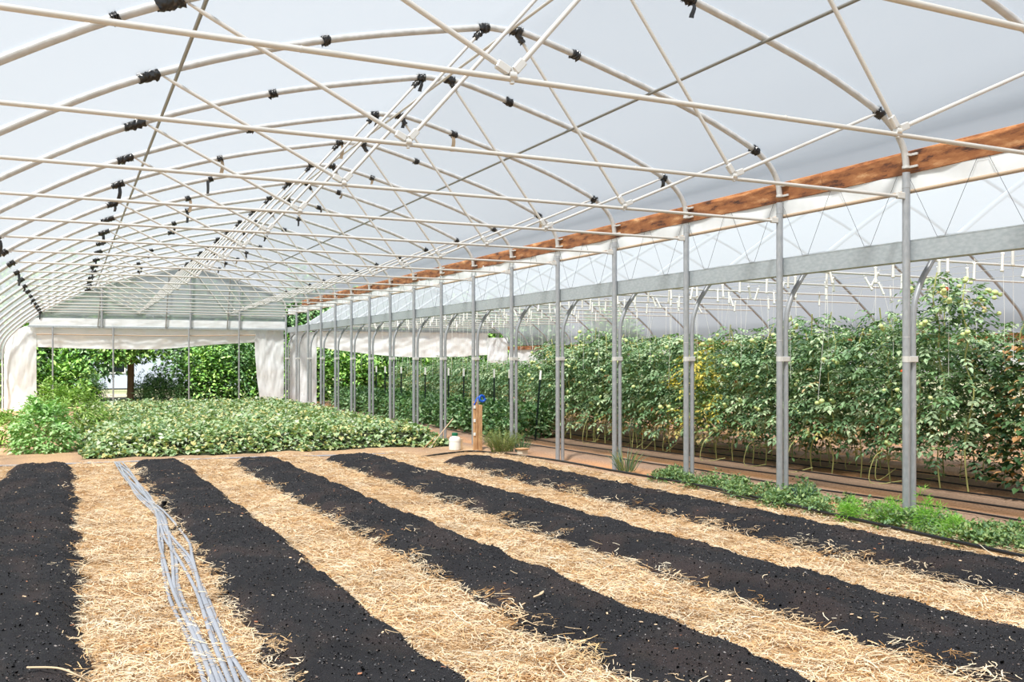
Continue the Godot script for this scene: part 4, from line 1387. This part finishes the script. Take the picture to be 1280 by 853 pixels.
func build_weeds() -> void:
	var cols := [lin(112, 146, 88), lin(140, 170, 106), lin(90, 122, 76), lin(166, 188, 126), lin(120, 156, 114)]
	var clumps := []
	for k in 3: clumps.append(bush(1500 + k, Vector3(0.22, 0.17, 0.22), 9, 150, 0.045, 0.026, cols).mesh())
	var xfs := [[], [], []]
	var cc := [PackedColorArray(), PackedColorArray(), PackedColorArray()]
	var o := thing("weed_strip", "strip of low green weeds growing along the gutter post bases", "weeds", Vector3(7.3, ground(7.3, 7.0), -7.0))
	o.set_meta("kind", "stuff")
	for k in 190:
		var z := rng.randf_range(4.0, 10.8)
		var wide := 0.42 if z < 9.3 else 0.2
		var x := 7.45 + rng.randf_range(-1, 1) * wide + 0.15 * noise.get_noise_1d(z * 70.0) - 0.06 * (9.0 - z) * 0.5
		var s := rng.randf_range(0.55, 1.15)
		var v := k % 3
		xfs[v].append(Transform3D(Basis(Vector3.UP, rng.randf() * TAU).scaled(Vector3(s, s * rng.randf_range(0.7, 1.25), s)), Vector3(x, ground(x, z) + 0.03, -z) - o.position))
		cc[v].append(Color(1, 1, 1) * rng.randf_range(0.85, 1.1))
	for v in 3: scatter(o, "clumps", clumps[v], M.leaf, xfs[v], cc[v])
	# grassy tufts
	var tufts := [
		[7.42, 8.05, 0.30, 70, [lin(84, 112, 100), lin(104, 134, 118), lin(70, 98, 88)], "blue green chive tuft beside the second gutter post from the right", "chive_tuft", 0.16],
		[7.55, 11.9, 0.42, 90, [lin(84, 116, 96), lin(120, 148, 110), lin(150, 160, 100)], "bushy blue green herb tuft between the third and fourth posts", "herb_tuft", 0.2],
		[7.28, 15.75, 0.5, 170, [lin(128, 144, 84), lin(156, 166, 100), lin(106, 126, 74)], "feathery olive rosemary clump left of the small block", "rosemary_clump", 0.32],
		[7.62, 15.6, 0.35, 70, [lin(84, 120, 84), lin(104, 138, 90)], "small green tuft right of the small block", "herb_tuft", 0.16],
		[7.05, 6.5, 0.24, 60, [lin(150, 206, 84), lin(128, 190, 70), lin(176, 222, 110)], "bright lime dill frond just right of the nearest gutter post", "dill_plant", 0.2],
		[7.15, 6.1, 0.38, 80, [lin(150, 206, 84), lin(128, 190, 70), lin(176, 222, 110)], "tallest bright lime dill plant among the weeds", "dill_plant", 0.18],
		[6.95, 6.9, 0.22, 50, [lin(150, 206, 84), lin(128, 190, 70), lin(176, 222, 110)], "bright lime dill frond just left of the nearest gutter post", "dill_plant", 0.18],
		[6.98, 5.75, 0.22, 50, [lin(150, 200, 84), lin(128, 186, 70), lin(170, 216, 110)], "low bright lime dill frond farthest right in the weeds", "dill_plant", 0.18]]
	for k in tufts.size():
		var s: Array = tufts[k]
		var q := MB.new()
		var r := RandomNumberGenerator.new()
		r.seed = 1600 + k
		for n in s[3]:
			var a := r.randf() * TAU
			var b: Vector3 = Vector3(cos(a), 0, sin(a)) * s[7] * sqrt(r.randf()) * 0.6
			var lean := r.randf_range(0.05, 0.75)
			var d := Vector3(cos(a) * lean, 1.0, sin(a) * lean).normalized()
			var l: float = s[2] * r.randf_range(0.45, 1.05)
			var side := d.cross(rdir(r)).normalized() * (0.006 if k != 2 else 0.005)
			var m: Vector3 = b + d * l * 0.55
			var tp: Vector3 = b + d * l - Vector3(0, lean * l * 0.25, 0) + Vector3(cos(a), 0, sin(a)) * l * 0.1
			var col := pick(r, s[4])
			q.tri(b - side, b + side, m, col); q.tri(m - side, m + side, tp, col); q.tri(b - side, m + side, m - side, col)
			if s[6] == "dill_plant" or s[6] == "rosemary_clump":
				for j in 9:
					var pt: Vector3 = b.lerp(tp, 0.25 + 0.08 * j)
					q.leaf2(pt, (d + rdir(r) * 1.3).normalized(), rdir(r), l * 0.24, 0.005, col)
		if s[6] == "dill_plant": q = bush(1650 + k, Vector3(s[7] * 0.9, s[2], s[7] * 0.9), 12, 520, 0.07, 0.0055, s[4])
		var t := single(s[6], q, M.leaf, s[5], "plant")
		t.position += Vector3(s[0], ground(s[0], s[1]) + 0.03, -s[1])
	var hp := MB.new()
	hp.lathe([Vector2(0.22, 0.0), Vector2(0.17, 0.05), Vector2(0.09, 0.1), Vector2(0.005, 0.12)], Vector3(7.5, ground(7.5, 8.5) + 0.02, -8.42), 14)
	for k in hp.p.size(): hp.p[k] += Vector3(0, 0.02, 0.0) * noise2.get_noise_3d(hp.p[k].x * 400.0, 0, hp.p[k].z * 400.0)
	for k in hp.c.size(): hp.c[k] = lin(222, 176, 130)
	single("soil_heap", hp, M.soil, "small tan soil heap at the foot of a gutter post", "soil")

func build_bits() -> void:
	# twin wooden stakes with a blue reel on top
	var x := 7.1
	var z := 16.5
	var g := ground(x, z)
	var t := thing("wooden_stake", "pair of weathered wooden stakes beside the white jug", "stake", Vector3(x, g, -z))
	for k in 2:
		var q := MB.new()
		q.box(Vector3(-0.045 + k * 0.085 - 0.03, -0.1, -0.03 + k * 0.02), Vector3(k * 0.085, 0.95 - k * 0.06, 0.04 + k * 0.02), Transform3D(), 0.005)
		part(t, "board", q.mesh(), M.bare_wood)
	var nail := MB.new()
	for k in 3: nail.box(Vector3(-0.09, 0.3 + k * 0.26, 0.03), Vector3(-0.05, 0.36 + k * 0.26, 0.055), Transform3D(), 0.004)
	part(t, "hinge", nail.mesh(), M.white_plastic)
	var q := MB.new()
	var ring := PackedVector3Array()
	for k in 17:
		var a := TAU * k / 16.0
		ring.append(Vector3(cos(a) * 0.055, sin(a) * 0.055, 0.004 * k))
	var reel := thing("blue_reel", "bright blue strap reel on top of the wooden stakes", "reel", Vector3(x + 0.05, g + 0.95, -z))
	q.tube(ring, 0.026, 8)
	part(reel, "coil", q.mesh(), M.blue_plastic, Transform3D(Basis(), Vector3(0.04, 0.06, 0)))
	q = MB.new()
	q.tube(smooth_path([Vector3(0.02, 0.1, 0.02), Vector3(-0.05, 0.08, 0.02), Vector3(-0.1, 0.0, 0.03), Vector3(-0.13, -0.06, 0.03)], 4), 0.022, 7, 0.012)
	part(reel, "strap", q.mesh(), M.blue_plastic)
	# white jug with a green cap
	x = 6.78; z = 16.85; g = ground(x, z)
	t = thing("white_jug", "white plastic jug with a green screw cap", "jug", Vector3(x, g, -z))
	q = MB.new()
	q.lathe([Vector2(0.001, 0), Vector2(0.105, 0.0), Vector2(0.115, 0.02), Vector2(0.115, 0.15), Vector2(0.110, 0.155), Vector2(0.110, 0.17), Vector2(0.115, 0.175), Vector2(0.113, 0.22), Vector2(0.095, 0.255), Vector2(0.055, 0.275), Vector2(0.048, 0.30)], Vector3.ZERO, 20)
	part(t, "body", q.mesh(), M.white_plastic)
	q = MB.new()
	q.lathe([Vector2(0.056, 0.285), Vector2(0.058, 0.295), Vector2(0.058, 0.335), Vector2(0.052, 0.342), Vector2(0.001, 0.342)], Vector3.ZERO, 16)
	part(t, "cap", q.mesh(), M.green_plastic)
	q = MB.new()
	q.box(Vector3(-0.07, 0, -0.05), Vector3(0.07, 0.2, 0.05), Transform3D(Basis(Vector3.UP, 0.35), Vector3(7.0, ground(7.0, 17.2), -17.2)), 0.006)
	single("carton", q, M.cardboard, "small tan carton between the jug and the wooden stakes", "box")
	q = MB.new()
	q.tube(PackedVector3Array([Vector3(6.55, ground(6.5, 17.6) + 0.02, -17.6), Vector3(7.2, ground(7, 18) + 0.55, -18.0)]), 0.009, 8)
	single("pale_stick", q, M.cardboard, "thin pale stick leaning behind the white jug", "stick")
	q = MB.new()
	q.tube(PackedVector3Array([Vector3(6.3, ground(6.3, 17.4) + 0.02, -17.3), Vector3(6.75, ground(6.7, 17.8) + 0.22, -17.8)]), 0.009, 8)
	single("pale_stick", q, M.bare_wood, "short stick lying low left of the white jug", "stick")
	# block with a flat lid
	x = 7.36; z = 15.05; g = ground(x, z)
	t = thing("plinth_block", "small pale block with a flat lid by a gutter post", "block", Vector3(x, g, -z))
	q = MB.new()
	q.box(Vector3(-0.07, 0, -0.07), Vector3(0.07, 0.13, 0.07), Transform3D(Basis(Vector3.UP, 0.3), Vector3.ZERO), 0.008)
	part(t, "body", q.mesh(), M.concrete)
	q = MB.new()
	q.box(Vector3(-0.095, 0.13, -0.09), Vector3(0.095, 0.155, 0.09), Transform3D(Basis(Vector3.UP, 0.3), Vector3.ZERO), 0.006)
	part(t, "lid", q.mesh(), M.bare_wood)
	# roots and sticks on the compost
	var roots := [[0.02, 4.7, 0.35, "curved pale root at the right edge of the leftmost bed"], [-0.42, 4.65, 0.22, "pale root at the lower left picture corner"], [2.55, 5.0, 0.12, "curled pale root on the third bed"], [1.75, 7.1, 0.2, "wavy pale root at the second bed margin"], [1.5, 6.6, 0.12, "short pale root on the second bed"]]
	for k in roots.size():
		var s: Array = roots[k]
		var pts := []
		var a := rng.randf() * TAU
		for j in 5:
			var tt := j / 4.0 - 0.5
			var px: float = s[0] + cos(a) * tt * s[2] + rng.randf_range(-0.03, 0.03)
			var pz: float = s[1] + sin(a) * tt * s[2] + rng.randf_range(-0.03, 0.03)
			pts.append(Vector3(px, surface(px, pz) + 0.02 + 0.02 * (1.0 - absf(tt) * 2.0), -pz))
		hose("pale_root", pts, 0.005, M.cardboard, s[3], "root", "pale roots")

func build_outside() -> void:
	var g1 := [lin(92, 140, 62), lin(118, 168, 76), lin(144, 188, 94), lin(72, 112, 52), lin(172, 206, 120), lin(56, 88, 44)]
	var g2 := [lin(76, 120, 70), lin(104, 150, 92), lin(130, 170, 114), lin(58, 92, 54), lin(156, 188, 138)]
	var shrub := [bush(1701, Vector3(1.5, 2.3, 1.3), 30, 3600, 0.17, 0.10, g1).mesh(), bush(1702, Vector3(1.4, 2.6, 1.3), 30, 3600, 0.16, 0.09, g2).mesh(), bush(1703, Vector3(1.7, 1.9, 1.3), 30, 3400, 0.18, 0.11, g1).mesh()]
	var crown := [bush(1711, Vector3(2.6, 4.2, 2.4), 44, 6500, 0.26, 0.16, g1).mesh(), bush(1712, Vector3(2.4, 4.8, 2.4), 44, 6500, 0.26, 0.15, g2).mesh()]
	var tr := MB.new()
	tr.tube(smooth_path([Vector3(0, -0.2, 0), Vector3(0.06, 1.4, 0.03), Vector3(-0.05, 3.0, 0), Vector3(0.05, 5.0, 0.1)], 4), 0.13, 9, -1.0, true)
	for s in [[0.7, 2.2, 0.3], [-0.8, 2.6, -0.2], [0.2, 3.2, 0.8]]:
		tr.tube(smooth_path([Vector3(0, s[1], 0), Vector3(s[0] * 0.5, s[1] + 0.6, s[2] * 0.5), Vector3(s[0] * 1.4, s[1] + 1.6, s[2] * 1.4)], 3), 0.06, 6)
	var trunk := tr.mesh()
	var ss := MB.new()
	for n in 4: ss.tube(PackedVector3Array([Vector3(0, -0.1, 0), Vector3(cos(n * 1.6) * 0.4, 1.2, sin(n * 1.6) * 0.4)]), 0.03, 5)
	var sst := ss.mesh()
	var k := 0
	var x := -4.2
	while x < 19.5:
		var z := 38.6 + rng.randf_range(0.0, 1.6)
		if not (x > 1.5 and x < 4.1) and not (x > 0.4 and x < 1.5):
			var t := thing("hedge_shrub", "leafy green shrub in the hedge beyond the end wall, %s from the left" % nth(k), "shrub", Vector3(x, ground(x, z) - 0.05, -z), "hedge shrubs beyond the end wall")
			t.rotation.y = rng.randf() * TAU
			var s := rng.randf_range(0.85, 1.15)
			part(t, "foliage", shrub[rng.randi() % 3], M.leaf, Transform3D(Basis.from_scale(Vector3(s, s * rng.randf_range(0.9, 1.2), s)))).set_meta("kind", "stuff")
			part(t, "stems", sst, M.bark)
			k += 1
		x += rng.randf_range(1.1, 1.6)
	var low := [[2.7, 39.6, 0.5], [3.4, 39.9, 0.62], [4.1, 39.4, 0.5], [0.9, 40.2, 0.5]]
	for j in low.size():
		var s: Array = low[j]
		var t := thing("low_shrub", "low dark shrub in the sunny gap of the hedge, %s from the camera side" % nth(j), "shrub", Vector3(s[0], ground(s[0], s[1]) - 0.05, -s[1]), "low shrubs in the hedge gap")
		part(t, "foliage", shrub[1], M.leaf, Transform3D(Basis(Vector3.UP, j * 1.7).scaled(Vector3.ONE * s[2] * 0.85))).set_meta("kind", "stuff")
		part(t, "stems", sst, M.bark, Transform3D(Basis.from_scale(Vector3.ONE * 0.5)))
	var tx := [-8.0, -5.0, -1.8, 0.6, 2.2, 5.4, 7.6, 10.4, 13.2, 16.0, 19.0, 22.0, 26.0]
	for j in tx.size():
		var z := 42.5 + rng.randf_range(0.0, 3.5)
		if j == 4: z = 39.4
		var t := thing("tree", ("tree with a brown trunk standing in the hedge gap" if j == 4 else "tall broadleaf tree behind the hedge, %s from the left" % nth(j)), "tree", Vector3(tx[j], ground(tx[j], z), -z), "trees behind the hedge")
		t.rotation.y = rng.randf() * TAU
		var s := rng.randf_range(0.9, 1.2)
		var lift := 1.6 if j == 4 else 0.9
		part(t, "foliage", crown[j % 2], M.leaf, Transform3D(Basis.from_scale(Vector3(s, s, s) * (0.75 if j == 4 else 0.86)), Vector3(0, lift, 0))).set_meta("kind", "stuff")
		part(t, "trunk", trunk, M.bark)
	# shrubs along the open left side
	for j in 7:
		var z := 10.0 + j * 4.4
		var t := thing("side_shrub", "green shrub outside the open left wall, %s from the camera" % nth(j), "shrub", Vector3(-5.2, ground(-5.2, z), -z), "shrubs outside the left wall")
		t.rotation.y = j * 1.9
		part(t, "foliage", shrub[j % 3], M.leaf).set_meta("kind", "stuff")
		part(t, "stems", sst, M.bark)
	# pale house glimpsed through the hedge
	var h := thing("house", "pale painted house glimpsed through the hedge gap", "house", Vector3(6.0, ground(6, 64), -64.0))
	var q := MB.new()
	q.box(Vector3(-6, 0, -4), Vector3(6, 3.0, 4), Transform3D(), 0.02)
	part(h, "walls", q.mesh(), M.house_paint)
	q = MB.new()
	q.quad(Vector3(-6.4, 2.95, 4.4), Vector3(6.4, 2.95, 4.4), Vector3(6.4, 5.0, 0), Vector3(-6.4, 5.0, 0))
	q.quad(Vector3(-6.4, 2.95, -4.4), Vector3(6.4, 2.95, -4.4), Vector3(6.4, 5.0, 0), Vector3(-6.4, 5.0, 0))
	q.tri(Vector3(-6, 3, -4), Vector3(-6, 3, 4), Vector3(-6, 4.9, 0)); q.tri(Vector3(6, 3, -4), Vector3(6, 4.9, 0), Vector3(6, 3, 4))
	part(h, "roof", q.mesh(), M.house_roof)
	for wx in [-3.4, 3.4]:
		q = MB.new()
		q.box(Vector3(wx - 0.5, 0.9, 3.98), Vector3(wx + 0.5, 2.3, 4.04), Transform3D(), 0.01)
		var wn := part(h, "window_frame", q.mesh(), M.white_plastic)
		q = MB.new()
		q.box(Vector3(wx - 0.42, 0.98, 4.03), Vector3(wx + 0.42, 2.22, 4.05), Transform3D(), 0.002)
		part(wn, "pane", q.mesh(), M.window_glass)
